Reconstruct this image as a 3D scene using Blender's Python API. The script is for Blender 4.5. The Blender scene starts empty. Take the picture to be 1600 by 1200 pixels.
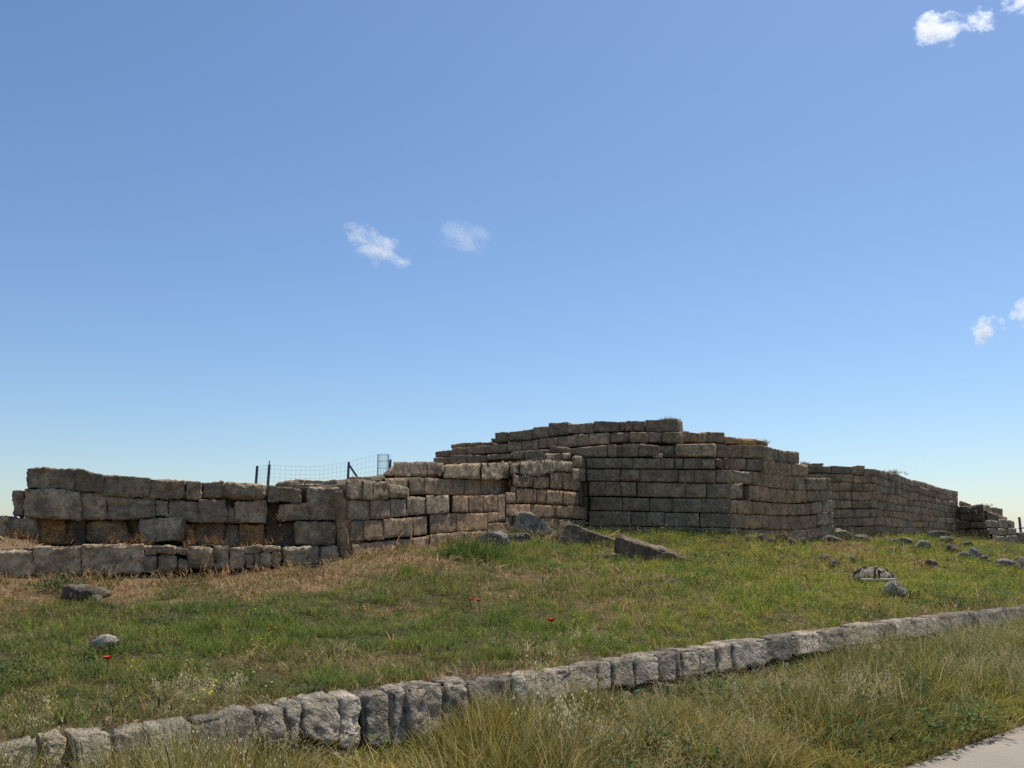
import bpy, math, random
import numpy as np
from mathutils import Vector, Quaternion, Matrix

random.seed(7)
RNG = np.random.default_rng(11)
scene = bpy.context.scene
COL = scene.collection

# ------------------------------------------------------------------ camera
F_PX, CX, CY, HORIZON = 1294.0, 800.0, 600.0, 835.0
EYE = 1.6
PITCH = math.atan((HORIZON - CY) / F_PX)
cam_data = bpy.data.cameras.new('camera')
cam = bpy.data.objects.new('camera', cam_data)
COL.objects.link(cam)
cam_data.sensor_fit = 'HORIZONTAL'
cam_data.sensor_width = 36.0
cam_data.lens = 36.0 * F_PX / 1600.0
cam_data.clip_start = 0.05
cam_data.clip_end = 12000.0
cam.location = (0, 0, EYE)
cam.rotation_euler = (math.pi / 2 + PITCH, 0, 0)
scene.camera = cam

# ------------------------------------------------------------------ sky, sun, exposure
SUN_AZ = math.radians(35)      # to the right of the view direction, behind the walls
SUN_EL = math.radians(62)
world = bpy.data.worlds.new('World')
scene.world = world
world.use_nodes = True
wt = world.node_tree
bg = wt.nodes['Background']
sky = wt.nodes.new('ShaderNodeTexSky')
sky.sky_type = 'NISHITA'
sky.sun_disc = False
sky.sun_elevation = SUN_EL
sky.sun_rotation = SUN_AZ
sky.altitude = 60.0
sky.air_density = 1.1
sky.dust_density = 0.4
sky.ozone_density = 6.5
wt.links.new(sky.outputs['Color'], bg.inputs['Color'])
bg.inputs['Strength'].default_value = 0.124

sun_data = bpy.data.lights.new('sun', 'SUN')
sun_data.energy = 4.7
sun_data.angle = math.radians(0.53)
sun_data.color = (1.0, 0.95, 0.87)
sun = bpy.data.objects.new('sun', sun_data)
COL.objects.link(sun)
to_sun = Vector((math.sin(SUN_AZ) * math.cos(SUN_EL), math.cos(SUN_AZ) * math.cos(SUN_EL), math.sin(SUN_EL)))
sun.rotation_euler = to_sun.to_track_quat('Z', 'Y').to_euler()
sun.location = to_sun * 60

scene.view_settings.view_transform = 'Standard'
scene.view_settings.look = 'None'
scene.view_settings.gamma = 1.0
scene.view_settings.use_curve_mapping = False
scene.view_settings.exposure = 0.0
scene.render.engine = 'CYCLES'
scene.cycles.use_denoising = False
scene.cycles.volume_bounces = 8
scene.cycles.max_bounces = 12
scene.cycles.transparent_max_bounces = 16

# ------------------------------------------------------------------ pixel <-> world
SP, CP = math.sin(PITCH), math.cos(PITCH)

def ray(px, py):
    u = (px - CX) / F_PX
    v = (CY - py) / F_PX
    return np.array([u, CP - v * SP, SP + v * CP])

def at_depth(px, py, Y):
    d = ray(px, py)
    t = Y / d[1]
    return np.array([d[0] * t, Y, EYE + d[2] * t])

def project(P):
    x, y, z = P[:, 0], P[:, 1], P[:, 2] - EYE
    zc = y * CP + z * SP
    yc = -y * SP + z * CP
    zc = np.maximum(zc, 1e-3)
    return CX + F_PX * x / zc, CY - F_PX * yc / zc

# ------------------------------------------------------------------ numpy noise
def _hash(ix, iy, iz, seed):
    h = (ix * 374761393 + iy * 668265263 + iz * 2147483647 + seed * 1274126177) & 0xFFFFFFFF
    h = ((h ^ (h >> 13)) * 1274126177) & 0xFFFFFFFF
    h = (h ^ (h >> 16)) & 0xFFFFFF
    return h.astype(np.float64) / 0xFFFFFF * 2 - 1

def vnoise(p, seed=0):
    p = np.asarray(p, dtype=np.float64)
    i = np.floor(p).astype(np.int64)
    f = p - i
    f = f * f * (3 - 2 * f)
    out = 0
    for dx in (0, 1):
        wx = f[:, 0] if dx else 1 - f[:, 0]
        for dy in (0, 1):
            wy = f[:, 1] if dy else 1 - f[:, 1]
            for dz in (0, 1):
                wz = f[:, 2] if dz else 1 - f[:, 2]
                out = out + wx * wy * wz * _hash(i[:, 0] + dx, i[:, 1] + dy, i[:, 2] + dz, seed)
    return out

def fbm(p, octaves=4, seed=0, gain=0.5):
    p = np.asarray(p, dtype=np.float64)
    a, s, tot = 1.0, 0, 0
    for o in range(octaves):
        s = s + a * vnoise(p * 2 ** o + 17.3 * o, seed + o)
        tot += a
        a *= gain
    return s / tot

def fbm2(x, y, scale, octaves=3, seed=0):
    return fbm(np.stack([x * scale, y * scale, np.zeros_like(x)], 1), octaves, seed)

def sstep(a, b, x):
    t = np.clip((x - a) / (b - a), 0, 1)
    return t * t * (3 - 2 * t)

# ------------------------------------------------------------------ object helpers
def tag(o, label=None, cat=None, group=None, kind=None):
    if label: o['label'] = label
    if cat: o['category'] = cat
    if group: o['group'] = group
    if kind: o['kind'] = kind
    return o

def empty(name, loc, label, cat, group=None):
    o = bpy.data.objects.new(name, None)
    o.empty_display_size = 0.2
    COL.objects.link(o)
    o.location = loc
    return tag(o, label, cat, group)

def mesh_from(name, verts, faces, smooth=True):
    me = bpy.data.meshes.new(name)
    me.from_pydata([tuple(v) for v in verts], [], [tuple(f) for f in faces])
    me.update()
    if smooth:
        me.polygons.foreach_set('use_smooth', np.ones(len(me.polygons), dtype=bool))
    return me

def link(name, me, mat, parent=None, loc=None):
    o = bpy.data.objects.new(name, me)
    COL.objects.link(o)
    if mat and not me.materials:
        me.materials.append(mat)
    if parent is not None:
        o.parent = parent
    if loc is not None:
        o.location = loc
    return o

def place(name, verts, faces, mat, parent=None, smooth=True):
    """mesh from world-space verts, origin at its own centre"""
    verts = np.asarray(verts, dtype=float)
    c = verts.mean(0)
    me = mesh_from(name, verts - c, faces, smooth)
    loc = Vector(c) - (parent_world(parent) if parent is not None else Vector((0, 0, 0)))
    return link(name, me, mat, parent, loc)

def parent_world(p):
    v = Vector((0, 0, 0))
    while p is not None:
        v = v + p.location
        p = p.parent
    return v

# ------------------------------------------------------------------ materials
def new_mat(name):
    m = bpy.data.materials.new(name)
    m.use_nodes = True
    nt = m.node_tree
    for n in list(nt.nodes):
        nt.nodes.remove(n)
    out = nt.nodes.new('ShaderNodeOutputMaterial')
    return m, nt, out

def N(nt, kind, **kw):
    n = nt.nodes.new(kind)
    for k, v in kw.items():
        setattr(n, k, v)
    return n

def ramp(nt, src, stops):
    r = N(nt, 'ShaderNodeValToRGB')
    el = r.color_ramp.elements
    while len(el) < len(stops):
        el.new(0.5)
    for e, (p, c) in zip(el, stops):
        e.position = p
        e.color = (*c, 1) if len(c) == 3 else c
    nt.links.new(src, r.inputs[0])
    return r.outputs[0]

def noise(nt, vec, scale, detail=4, rough=0.6, out='Fac'):
    n = N(nt, 'ShaderNodeTexNoise')
    n.inputs['Scale'].default_value = scale
    n.inputs['Detail'].default_value = detail
    n.inputs['Roughness'].default_value = rough
    nt.links.new(vec, n.inputs['Vector'])
    return n.outputs[out]

def mix(nt, fac, a, b, blend='MIX'):
    m = N(nt, 'ShaderNodeMix', data_type='RGBA', blend_type=blend)
    for s, v in ((m.inputs[0], fac), (m.inputs[6], a), (m.inputs[7], b)):
        if hasattr(v, 'node'):
            nt.links.new(v, s)
        elif isinstance(v, (int, float)):
            s.default_value = v
        else:
            s.default_value = (*v, 1)
    return m.outputs[2]

def math_(nt, op, a, b=None, c=None):
    m = N(nt, 'ShaderNodeMath', operation=op)
    for s, v in zip(m.inputs, (a, b, c)):
        if v is None: continue
        if hasattr(v, 'node'): nt.links.new(v, s)
        else: s.default_value = v
    return m.outputs[0]

def stone_material(name, pale, mid, dark, lichen, lichen_amount, bump=0.9, use_tint=True, pit=0.55, dist=.085):
    m, nt, out = new_mat(name)
    geo = N(nt, 'ShaderNodeNewGeometry')
    oi = N(nt, 'ShaderNodeObjectInfo')
    off = N(nt, 'ShaderNodeVectorMath', operation='SCALE')
    comb = N(nt, 'ShaderNodeCombineXYZ')
    for k in range(3):
        nt.links.new(oi.outputs['Random'], comb.inputs[k])
    nt.links.new(comb.outputs[0], off.inputs[0])
    off.inputs['Scale'].default_value = 37.0
    add = N(nt, 'ShaderNodeVectorMath', operation='ADD')
    nt.links.new(geo.outputs['Position'], add.inputs[0])
    nt.links.new(off.outputs[0], add.inputs[1])
    v = add.outputs[0]
    n1 = noise(nt, v, 2.3, 5, 0.65)
    n2 = noise(nt, v, 11.0, 5, 0.7)
    n3 = noise(nt, v, 46.0, 3, 0.6)
    base = ramp(nt, n1, [(0.33, dark), (0.5, mid), (0.68, pale)])
    fine = ramp(nt, n2, [(0.30, (0.42, 0.41, 0.40)), (0.52, (1, 1, 1)), (0.72, (1.35, 1.33, 1.28))])
    c = mix(nt, 1.0, base, fine, 'MULTIPLY')
    if use_tint:
        c = mix(nt, 1.0, c, oi.outputs['Color'], 'MULTIPLY')
    # per block variation
    rv = ramp(nt, oi.outputs['Random'], [(0.0, (0.84, 0.84, 0.86)), (0.5, (1, 1, 1)), (1.0, (1.12, 1.08, 1.02))])
    c = mix(nt, 1.0, c, rv, 'MULTIPLY')
    # lichen and crust patches
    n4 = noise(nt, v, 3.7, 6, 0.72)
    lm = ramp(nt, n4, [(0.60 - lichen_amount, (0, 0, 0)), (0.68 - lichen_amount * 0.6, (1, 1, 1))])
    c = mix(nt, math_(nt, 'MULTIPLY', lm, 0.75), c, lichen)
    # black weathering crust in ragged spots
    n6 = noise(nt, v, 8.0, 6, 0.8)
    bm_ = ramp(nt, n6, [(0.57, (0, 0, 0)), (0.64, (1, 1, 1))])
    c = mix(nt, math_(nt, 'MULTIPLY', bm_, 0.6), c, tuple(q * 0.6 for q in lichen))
    # pale crust specks
    n5 = noise(nt, v, 17.0, 4, 0.75)
    sp = ramp(nt, n5, [(0.63, (0, 0, 0)), (0.70, (1, 1, 1))])
    c = mix(nt, math_(nt, 'MULTIPLY', sp, 0.35), c, tuple(min(1, q * 1.35) for q in pale))
    # weathering pits
    vor = N(nt, 'ShaderNodeTexVoronoi')
    vor.inputs['Scale'].default_value = 13.0
    wv = N(nt, 'ShaderNodeVectorMath', operation='ADD')
    nz = N(nt, 'ShaderNodeTexNoise'); nz.inputs['Scale'].default_value = 6.0
    nt.links.new(v, nz.inputs['Vector'])
    sc = N(nt, 'ShaderNodeVectorMath', operation='SCALE'); sc.inputs['Scale'].default_value = 0.25
    nt.links.new(nz.outputs['Color'], sc.inputs[0])
    nt.links.new(v, wv.inputs[0]); nt.links.new(sc.outputs[0], wv.inputs[1])
    nt.links.new(wv.outputs[0], vor.inputs['Vector'])
    pits = ramp(nt, vor.outputs['Distance'], [(0.10, (0, 0, 0)), (0.34, (1, 1, 1))])
    pm = ramp(nt, n1, [(0.42, (0, 0, 0)), (0.6, (1, 1, 1))])
    pits = mix(nt, math_(nt, 'MULTIPLY', pm, pit), (1, 1, 1), pits)
    h = math_(nt, 'ADD', math_(nt, 'MULTIPLY', n2, 0.7), math_(nt, 'MULTIPLY', n3, 0.28))
    h = math_(nt, 'ADD', h, math_(nt, 'MULTIPLY', pits, 0.5))
    bp = N(nt, 'ShaderNodeBump')
    bp.inputs['Strength'].default_value = bump
    bp.inputs['Distance'].default_value = dist
    nt.links.new(h, bp.inputs['Height'])
    b = N(nt, 'ShaderNodeBsdfPrincipled')
    b.inputs['Roughness'].default_value = 0.95
    b.inputs['Specular IOR Level'].default_value = 0.12
    nt.links.new(c, b.inputs['Base Color'])
    nt.links.new(bp.outputs[0], b.inputs['Normal'])
    nt.links.new(b.outputs[0], out.inputs['Surface'])
    return m

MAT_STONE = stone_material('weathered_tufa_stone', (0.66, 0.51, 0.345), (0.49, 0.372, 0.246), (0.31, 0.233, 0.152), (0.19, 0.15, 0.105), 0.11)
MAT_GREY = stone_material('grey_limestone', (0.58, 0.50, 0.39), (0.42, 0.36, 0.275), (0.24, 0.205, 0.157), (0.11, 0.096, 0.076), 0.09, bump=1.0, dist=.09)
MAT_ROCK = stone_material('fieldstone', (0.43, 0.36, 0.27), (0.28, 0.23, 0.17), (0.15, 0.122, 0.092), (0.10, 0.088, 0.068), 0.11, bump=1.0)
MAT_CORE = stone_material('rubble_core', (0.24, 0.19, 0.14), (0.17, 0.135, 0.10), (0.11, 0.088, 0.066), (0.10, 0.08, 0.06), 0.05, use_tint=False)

def simple_mat(name, col, rough=0.7, metal=0.0, nscale=20, var=0.25):
    m, nt, out = new_mat(name)
    geo = N(nt, 'ShaderNodeNewGeometry')
    n = noise(nt, geo.outputs['Position'], nscale, 4, 0.6)
    c = ramp(nt, n, [(0.3, tuple(q * (1 - var) for q in col)), (0.7, tuple(min(1, q * (1 + var)) for q in col))])
    b = N(nt, 'ShaderNodeBsdfPrincipled')
    b.inputs['Roughness'].default_value = rough
    b.inputs['Metallic'].default_value = metal
    nt.links.new(c, b.inputs['Base Color'])
    nt.links.new(b.outputs[0], out.inputs['Surface'])
    return m

MAT_STEEL = simple_mat('painted_dark_steel', (0.10, 0.125, 0.14), 0.55, 0.3)
MAT_WIRE = simple_mat('galvanised_wire', (0.22, 0.25, 0.27), 0.5, 0.5)
MAT_WOOD = simple_mat('bleached_board', (0.55, 0.48, 0.36), 0.8, 0, 30)
MAT_RUST = simple_mat('rusted_iron', (0.05, 0.035, 0.028), 0.8, 0.3)
MAT_PETAL = simple_mat('poppy_petal', (0.75, 0.045, 0.012), 0.6, 0, 60, 0.15)
MAT_PCENTRE = simple_mat('poppy_centre', (0.02, 0.018, 0.02), 0.7)
MAT_STEM = simple_mat('plant_stem', (0.09, 0.12, 0.035), 0.7)
MAT_PAPER = simple_mat('white_scrap', (0.75, 0.74, 0.70), 0.7)

def ground_material(name):
    m, nt, out = new_mat(name)
    geo = N(nt, 'ShaderNodeNewGeometry')
    at = N(nt, 'ShaderNodeAttribute', attribute_name='zone')
    v = geo.outputs['Position']
    n1 = noise(nt, v, 1.6, 5, 0.65)
    n2 = noise(nt, v, 14.0, 5, 0.7)
    n3 = noise(nt, v, 70.0, 3, 0.6)
    soil = ramp(nt, n2, [(0.3, (0.075, 0.055, 0.034)), (0.55, (0.14, 0.10, 0.062)), (0.8, (0.23, 0.17, 0.105))])
    straw = ramp(nt, n2, [(0.25, (0.15, 0.095, 0.048)), (0.55, (0.27, 0.18, 0.092)), (0.8, (0.42, 0.305, 0.17))])
    green = ramp(nt, n2, [(0.3, (0.045, 0.052, 0.018)), (0.6, (0.085, 0.092, 0.032)), (0.85, (0.17, 0.15, 0.07))])
    sep = N(nt, 'ShaderNodeSeparateColor')
    nt.links.new(at.outputs['Color'], sep.inputs[0])
    c = mix(nt, ramp(nt, n1, [(0.42, (0.15,) * 3), (0.62, (0.85,) * 3)]), green, soil)
    c = mix(nt, sep.outputs[0], c, straw)
    h = math_(nt, 'ADD', math_(nt, 'MULTIPLY', n2, 1.0), math_(nt, 'MULTIPLY', n3, 0.4))
    bp = N(nt, 'ShaderNodeBump'); bp.inputs['Strength'].default_value = 1.0; bp.inputs['Distance'].default_value = 0.06
    nt.links.new(h, bp.inputs['Height'])
    b = N(nt, 'ShaderNodeBsdfPrincipled')
    b.inputs['Roughness'].default_value = 1.0
    b.inputs['Specular IOR Level'].default_value = 0.05
    nt.links.new(c, b.inputs['Base Color']); nt.links.new(bp.outputs[0], b.inputs['Normal'])
    nt.links.new(b.outputs[0], out.inputs['Surface'])
    return m
MAT_GROUND = ground_material('meadow_soil')

def road_material():
    m, nt, out = new_mat('pale_dusty_road')
    geo = N(nt, 'ShaderNodeNewGeometry')
    v = geo.outputs['Position']
    n1 = noise(nt, v, 0.9, 5, 0.6)
    n2 = noise(nt, v, 60.0, 4, 0.7)
    c = ramp(nt, n1, [(0.3, (0.31, 0.26, 0.20)), (0.7, (0.39, 0.33, 0.26))])
    f = ramp(nt, n2, [(0.3, (0.75,) * 3), (0.6, (1,) * 3), (0.8, (1.2,) * 3)])
    c = mix(nt, 1.0, c, f, 'MULTIPLY')
    bp = N(nt, 'ShaderNodeBump'); bp.inputs['Strength'].default_value = 0.4; bp.inputs['Distance'].default_value = 0.01
    nt.links.new(n2, bp.inputs['Height'])
    b = N(nt, 'ShaderNodeBsdfPrincipled')
    b.inputs['Roughness'].default_value = 0.9
    b.inputs['Specular IOR Level'].default_value = 0.2
    nt.links.new(c, b.inputs['Base Color']); nt.links.new(bp.outputs[0], b.inputs['Normal'])
    nt.links.new(b.outputs[0], out.inputs['Surface'])
    return m
MAT_ROAD = road_material()

def foliage_material(name, transl=0.38):
    m, nt, out = new_mat(name)
    a = N(nt, 'ShaderNodeAttribute', attribute_name='Col')
    t = N(nt, 'ShaderNodeAttribute', attribute_name='tint', attribute_type='INSTANCER')
    c = mix(nt, 1.0, a.outputs['Color'], t.outputs['Color'], 'MULTIPLY')
    d = N(nt, 'ShaderNodeBsdfPrincipled')
    d.inputs['Roughness'].default_value = 0.6
    d.inputs['Specular IOR Level'].default_value = 0.10
    tr = N(nt, 'ShaderNodeBsdfTranslucent')
    nt.links.new(c, d.inputs['Base Color']); nt.links.new(c, tr.inputs['Color'])
    ms = N(nt, 'ShaderNodeMixShader'); ms.inputs[0].default_value = transl
    nt.links.new(d.outputs[0], ms.inputs[1]); nt.links.new(tr.outputs[0], ms.inputs[2])
    nt.links.new(ms.outputs[0], out.inputs['Surface'])
    return m
MAT_LEAF = foliage_material('grass_blades')

# ------------------------------------------------------------------ terrain heights
KP = np.array([-2.64, 4.68])                       # the low kerb wall is straight in plan
KU = np.array([10.94, 8.82]); KU = KU / np.linalg.norm(KU)
KN = np.array([-KU[1], KU[0]])                     # away from the road
VERGE = 2.2

def st(x, y):
    return (x - KP[0]) * KU[0] + (y - KP[1]) * KU[1], (x - KP[0]) * KN[0] + (y - KP[1]) * KN[1]

def xy(s, t):
    return KP[0] + s * KU[0] + t * KN[0], KP[1] + s * KU[1] + t * KN[1]

_ctrl = []
for px, py, Y in [(0, 903, 12.2), (130, 903, 12.55), (260, 897, 12.95), (400, 888, 13.4), (525, 878, 13.8), (545, 872, 14.0),
                  (620, 858, 15.8), (700, 846, 18.0), (795, 836, 20.5), (860, 836, 22.5), (912, 832, 24.8), (1030, 834, 24.5), (1142, 838, 24.0),
                  (1215, 850, 26.0), (1303, 849, 29.0), (1372, 838, 33.5), (1440, 840, 37.5), (1498, 848, 41.5), (1550, 858, 40.0), (1598, 868, 42.0),
                  (1380, 910, 17.5), (1540, 880, 24.0), (1000, 868, 19.2), (1180, 868, 21.0), (830, 850, 19.6)]:
    p = at_depth(px, py, Y)
    _ctrl.append(p)
for s in np.linspace(-14, 50, 17):
    x, y = xy(s, 0.3)
    _ctrl.append(np.array([x, y, 0.452]))
for x, y, z in [(-20, 12, .9), (-30, 20, 1.2), (-14, 16, 1.3), (-20, 34, 1.3), (0, 50, 1.2), (-40, 60, 1.0), (30, 60, 0.9), (50, 50, .4), (45, 40, .5), (70, 70, .2), (0, 90, .7), (-90, 60, .7), (90, 140, .2), (-60, 150, .4), (0, 160, .4)]:
    _ctrl.append(np.array([x, y, z]))
_ctrl = np.array(_ctrl)

def _phi(r):
    return np.sqrt(r * r + 1.0)
_D = np.linalg.norm(_ctrl[:, None, :2] - _ctrl[None, :, :2], axis=2)
_A = np.zeros((len(_ctrl) + 1,) * 2)
_A[:-1, :-1] = _phi(_D) + np.eye(len(_ctrl)) * -0.02
_A[-1, :-1] = 1; _A[:-1, -1] = 1
_W = np.linalg.solve(_A, np.append(_ctrl[:, 2], 0))

def slope_z(x, y):
    x = np.asarray(x, float); y = np.asarray(y, float)
    x0 = np.clip(x, -90, 90); y0 = np.clip(y, -20, 160)
    z = np.full(x.shape, _W[-1])
    for (cx_, cy_, _), w in zip(_ctrl, _W[:-1]):
        z = z + w * _phi(np.hypot(x0 - cx_, y0 - cy_))
    s, t = st(x, y)
    amp = sstep(0.2, 2.0, t)
    z = z + amp * (0.10 * fbm2(x, y, 0.45, 3, 5) + 0.05 * fbm2(x, y, 2.2, 3, 9))
    return z

def verge_z(s, t):
    x, y = xy(s, t)
    return 0.10 * sstep(-VERGE, -0.4, t) + 0.03 + 0.04 * fbm2(x, y, 1.6, 3, 21) * sstep(-VERGE, -VERGE + 0.6, t)

def ground_z(x, y):
    x = np.atleast_1d(np.asarray(x, float)); y = np.atleast_1d(np.asarray(y, float))
    s, t = st(x, y)
    return np.where(t > 0.1, slope_z(x, y), np.where(t > -VERGE, verge_z(s, t), 0.0))

def ground_hit(px, py, y0=4.0, y1=60.0):
    d = ray(px, py)
    Y = np.concatenate([np.arange(y0, 30, 0.03), np.arange(30, y1, 0.1)])
    X = d[0] / d[1] * Y
    Z = EYE + d[2] / d[1] * Y
    g = ground_z(X, Y)
    s, t = st(X, Y)
    below = np.where((Z <= g) & (t > 0.12))[0]
    i = below[0] if len(below) else len(Y) - 1
    return np.array([X[i], Y[i], g[i]])

# ------------------------------------------------------------------ zones of the vegetation
_dry_x = [-400, 0, 250, 400, 520, 650, 735, 765]
_dry_y = [960, 958, 952, 938, 915, 885, 856, 830]

def dryness(P):
    px, py = project(P)
    s, t = st(P[:, 0], P[:, 1])
    n = fbm2(P[:, 0], P[:, 1], 0.8, 4, 31)
    n2 = fbm2(P[:, 0], P[:, 1], 3.1, 3, 33)
    by = np.interp(px, _dry_x, _dry_y)
    d = sstep(-14, 16, by - py + 44 * n + 26 * n2) * (px < 770)
    d = np.maximum(d, 0.62 * np.exp(-((px - 790) / 110) ** 2 - ((py - 915) / 32) ** 2) * (1 + 1.2 * n))
    d = np.maximum(d, 0.85 * np.exp(-((px - 1320) / 50) ** 2 - ((py - 862) / 9) ** 2))
    d = np.maximum(d, 0.75 * np.exp(-((px - 1320) / 70) ** 2 - ((py - 968) / 14) ** 2) * (1 + n2))
    d = np.maximum(d, sstep(0.55, 0.1, t + 0.35 * n2) * 0.9)
    d = np.maximum(d, 0.55 * sstep(0.15, 0.5, n + 0.4 * n2) * (py < 1120))
    return np.clip(d, 0, 1)

# ------------------------------------------------------------------ ground sheets
def sheet(name, S, T, zfun, mat, skirt=False, zone=None):
    S = np.asarray(S); T = np.asarray(T)
    SS, TT = np.meshgrid(S, T)
    X, Y = xy(SS.ravel(), TT.ravel())
    Z = zfun(SS.ravel(), TT.ravel(), X, Y)
    V = np.stack([X, Y, Z], 1)
    ns, nt_ = len(S), len(T)
    idx = np.arange(ns * nt_).reshape(nt_, ns)
    Fq = np.stack([idx[:-1, :-1], idx[:-1, 1:], idx[1:, 1:], idx[1:, :-1]], -1).reshape(-1, 4)
    if skirt:
        low = V[:ns].copy(); low[:, 2] = -0.6
        base = len(V)
        V = np.vstack([V, low])
        b = np.arange(ns) + base
        a = idx[0]
        Fq = np.vstack([Fq, np.stack([b[:-1], b[1:], a[1:], a[:-1]], -1)])
    me = bpy.data.meshes.new(name)
    me.from_pydata(V.tolist(), [], Fq.tolist())
    me.polygons.foreach_set('use_smooth', np.ones(len(me.polygons), dtype=bool))
    if zone is not None:
        zc = zone(V)
        ca = me.color_attributes.new('zone', 'FLOAT_COLOR', 'POINT')
        ca.data.foreach_set('color', np.stack([zc, zc, zc, np.ones_like(zc)], 1).astype(np.float32).ravel())
    me.update()
    o = link(name, me, mat)
    tag(o, kind='structure')
    return o

def stretch(a, b, step, lo, hi, n=14):
    core = np.arange(a, b + 1e-6, step)
    left = a - np.geomspace(step * 2, a - lo, n)[::-1] if lo < a else []
    right = b + np.geomspace(step * 2, hi - b, n) if hi > b else []
    return np.concatenate([left, core, right])

S_ALL = stretch(-14, 48, 0.22, -4000, 4000, 18)
T_SL = np.concatenate([np.arange(0.14, 34, 0.22), 34 + np.geomspace(0.6, 5000, 26)])
def _far_drop(s, t, x, y):
    z = slope_z(x, y)
    r = np.hypot(x, y)
    return z - 4.0 * sstep(90, 700, r) - 6 * sstep(700, 5000, r)
ground = sheet('ground', S_ALL, T_SL, _far_drop, MAT_GROUND, skirt=True, zone=dryness)
verge = sheet('verge', S_ALL, np.linspace(-VERGE - 0.12, 0.30, 16), lambda s, t, x, y: np.where(t < -VERGE, -0.02, verge_z(s, t)), MAT_GROUND,
              zone=lambda V: np.clip(0.25 + 0.5 * fbm2(V[:, 0], V[:, 1], 1.5, 3, 77), 0, 1))
road = sheet('road', S_ALL, np.array([-9.0, -6.5, -4.5, -3.2, -VERGE + 0.02]), lambda s, t, x, y: np.zeros_like(x) + 0.004, MAT_ROAD)
field = sheet('roadside_field', S_ALL, -8.98 - np.concatenate([np.arange(0, 6, 0.5), np.geomspace(7, 4000, 16)])[::-1],
              lambda s, t, x, y: np.where(t > -9.2, -0.03, 0.03), MAT_GROUND, zone=lambda V: np.full(len(V), 0.4))

# ------------------------------------------------------------------ stone blocks
_topo = {}
def box_topo(nx, ny, nz):
    k = (nx, ny, nz)
    if k in _topo: return _topo[k]
    ids, pts, faces = {}, [], []
    def vid(i, j, l):
        q = (i, j, l)
        if q not in ids:
            ids[q] = len(pts); pts.append(q)
        return ids[q]
    for i in range(nx):
        for j in range(ny):
            faces.append((vid(i, j, 0), vid(i, j + 1, 0), vid(i + 1, j + 1, 0), vid(i + 1, j, 0)))
            faces.append((vid(i, j, nz), vid(i + 1, j, nz), vid(i + 1, j + 1, nz), vid(i, j + 1, nz)))
    for i in range(nx):
        for l in range(nz):
            faces.append((vid(i, 0, l), vid(i + 1, 0, l), vid(i + 1, 0, l + 1), vid(i, 0, l + 1)))
            faces.append((vid(i, ny, l), vid(i, ny, l + 1), vid(i + 1, ny, l + 1), vid(i + 1, ny, l)))
    for j in range(ny):
        for l in range(nz):
            faces.append((vid(0, j, l), vid(0, j, l + 1), vid(0, j + 1, l + 1), vid(0, j + 1, l)))
            faces.append((vid(nx, j, l), vid(nx, j + 1, l), vid(nx, j + 1, l + 1), vid(nx, j, l + 1)))
    _topo[k] = (np.array(pts), faces)
    return _topo[k]

def lines(n, L, r):
    rr = min(r / L, 0.3)
    inner = np.linspace(rr, 1 - rr, max(n, 1) + 1)
    return np.concatenate([[0, rr * 0.4], inner, [1 - rr * 0.4, 1]])

def rough_block(c8, seg=0.08, r=0.035, amp=0.02, chip=0.03, seed=0):
    """c8: corners indexed [u][v][w], u along wall, v into wall, w up"""
    c8 = np.asarray(c8, float)
    lx = np.linalg.norm(c8[1, 0, 0] - c8[0, 0, 0]) * .5 + np.linalg.norm(c8[1, 0, 1] - c8[0, 0, 1]) * .5
    ly = np.linalg.norm(c8[0, 1, 0] - c8[0, 0, 0])
    lz = np.linalg.norm(c8[0, 0, 1] - c8[0, 0, 0]) * .5 + np.linalg.norm(c8[1, 0, 1] - c8[1, 0, 0]) * .5
    L = np.array([lx, ly, lz])
    r = min(r, 0.3 * L.min())
    n = [int(np.clip(round(q / seg), 1, 22)) for q in (lx, ly * 0.5, lz)]
    ln = [lines(n[k], L[k], r) for k in range(3)]
    pts, faces = box_topo(*[len(q) - 1 for q in ln])
    u = np.stack([ln[k][pts[:, k]] for k in range(3)], 1)
    q = (u - .5) * L
    h = L / 2 - r
    qi = np.clip(q, -h, h)
    d = q - qi
    dl = np.linalg.norm(d, axis=1)
    nn = d / np.maximum(dl, 1e-9)[:, None]
    q2 = qi + nn * r
    edge = ((np.abs(d) > r * 0.2).sum(1) >= 2)
    u2 = q2 / L + .5
    def tri(u):
        P = 0
        for a in (0, 1):
            wa = (u[:, 0] if a else 1 - u[:, 0])
            for b in (0, 1):
                wb = (u[:, 1] if b else 1 - u[:, 1])
                for c in (0, 1):
                    wc = (u[:, 2] if c else 1 - u[:, 2])
                    P = P + (wa * wb * wc)[:, None] * c8[a, b, c]
        return P
    P = tri(u2)
    nu = nn / L
    Pn = tri(u2 + nu * 0.01) - P
    Pn = Pn / np.maximum(np.linalg.norm(Pn, axis=1), 1e-9)[:, None]
    off = np.array([seed * 3.17 % 91, seed * 7.31 % 83, seed * 1.93 % 71])
    Q = P + off
    disp = amp * 1.3 * fbm(Q * 2.6, 3, 3) + amp * 1.0 * fbm(Q * 9, 3, 8) + (amp * 0.7 * fbm(Q * 26, 2, 19) if seg < .07 else 0)
    ch = np.maximum(fbm(Q * 4.5, 3, 14), -0.1) + 0.1
    disp = disp - edge * chip * 1.8 * ch
    return P + Pn * disp[:, None], faces

class Face:
    """vertical wall face through two plan points"""
    def __init__(self, a, b):
        self.a = np.array(a[:2], float); self.b = np.array(b[:2], float)
        u = self.b - self.a; self.u = u / np.linalg.norm(u)
        self.n = np.array([self.u[1], -self.u[0]])          # towards the viewer
        if self.n @ (-self.a) < 0: self.n = -self.n
    def hit(self, px, py, off=0.0):
        d = ray(px, py)
        k = self.n @ self.a + off
        t = k / (self.n @ d[:2])
        return np.array([d[0] * t, d[1] * t, EYE + d[2] * t])

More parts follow.
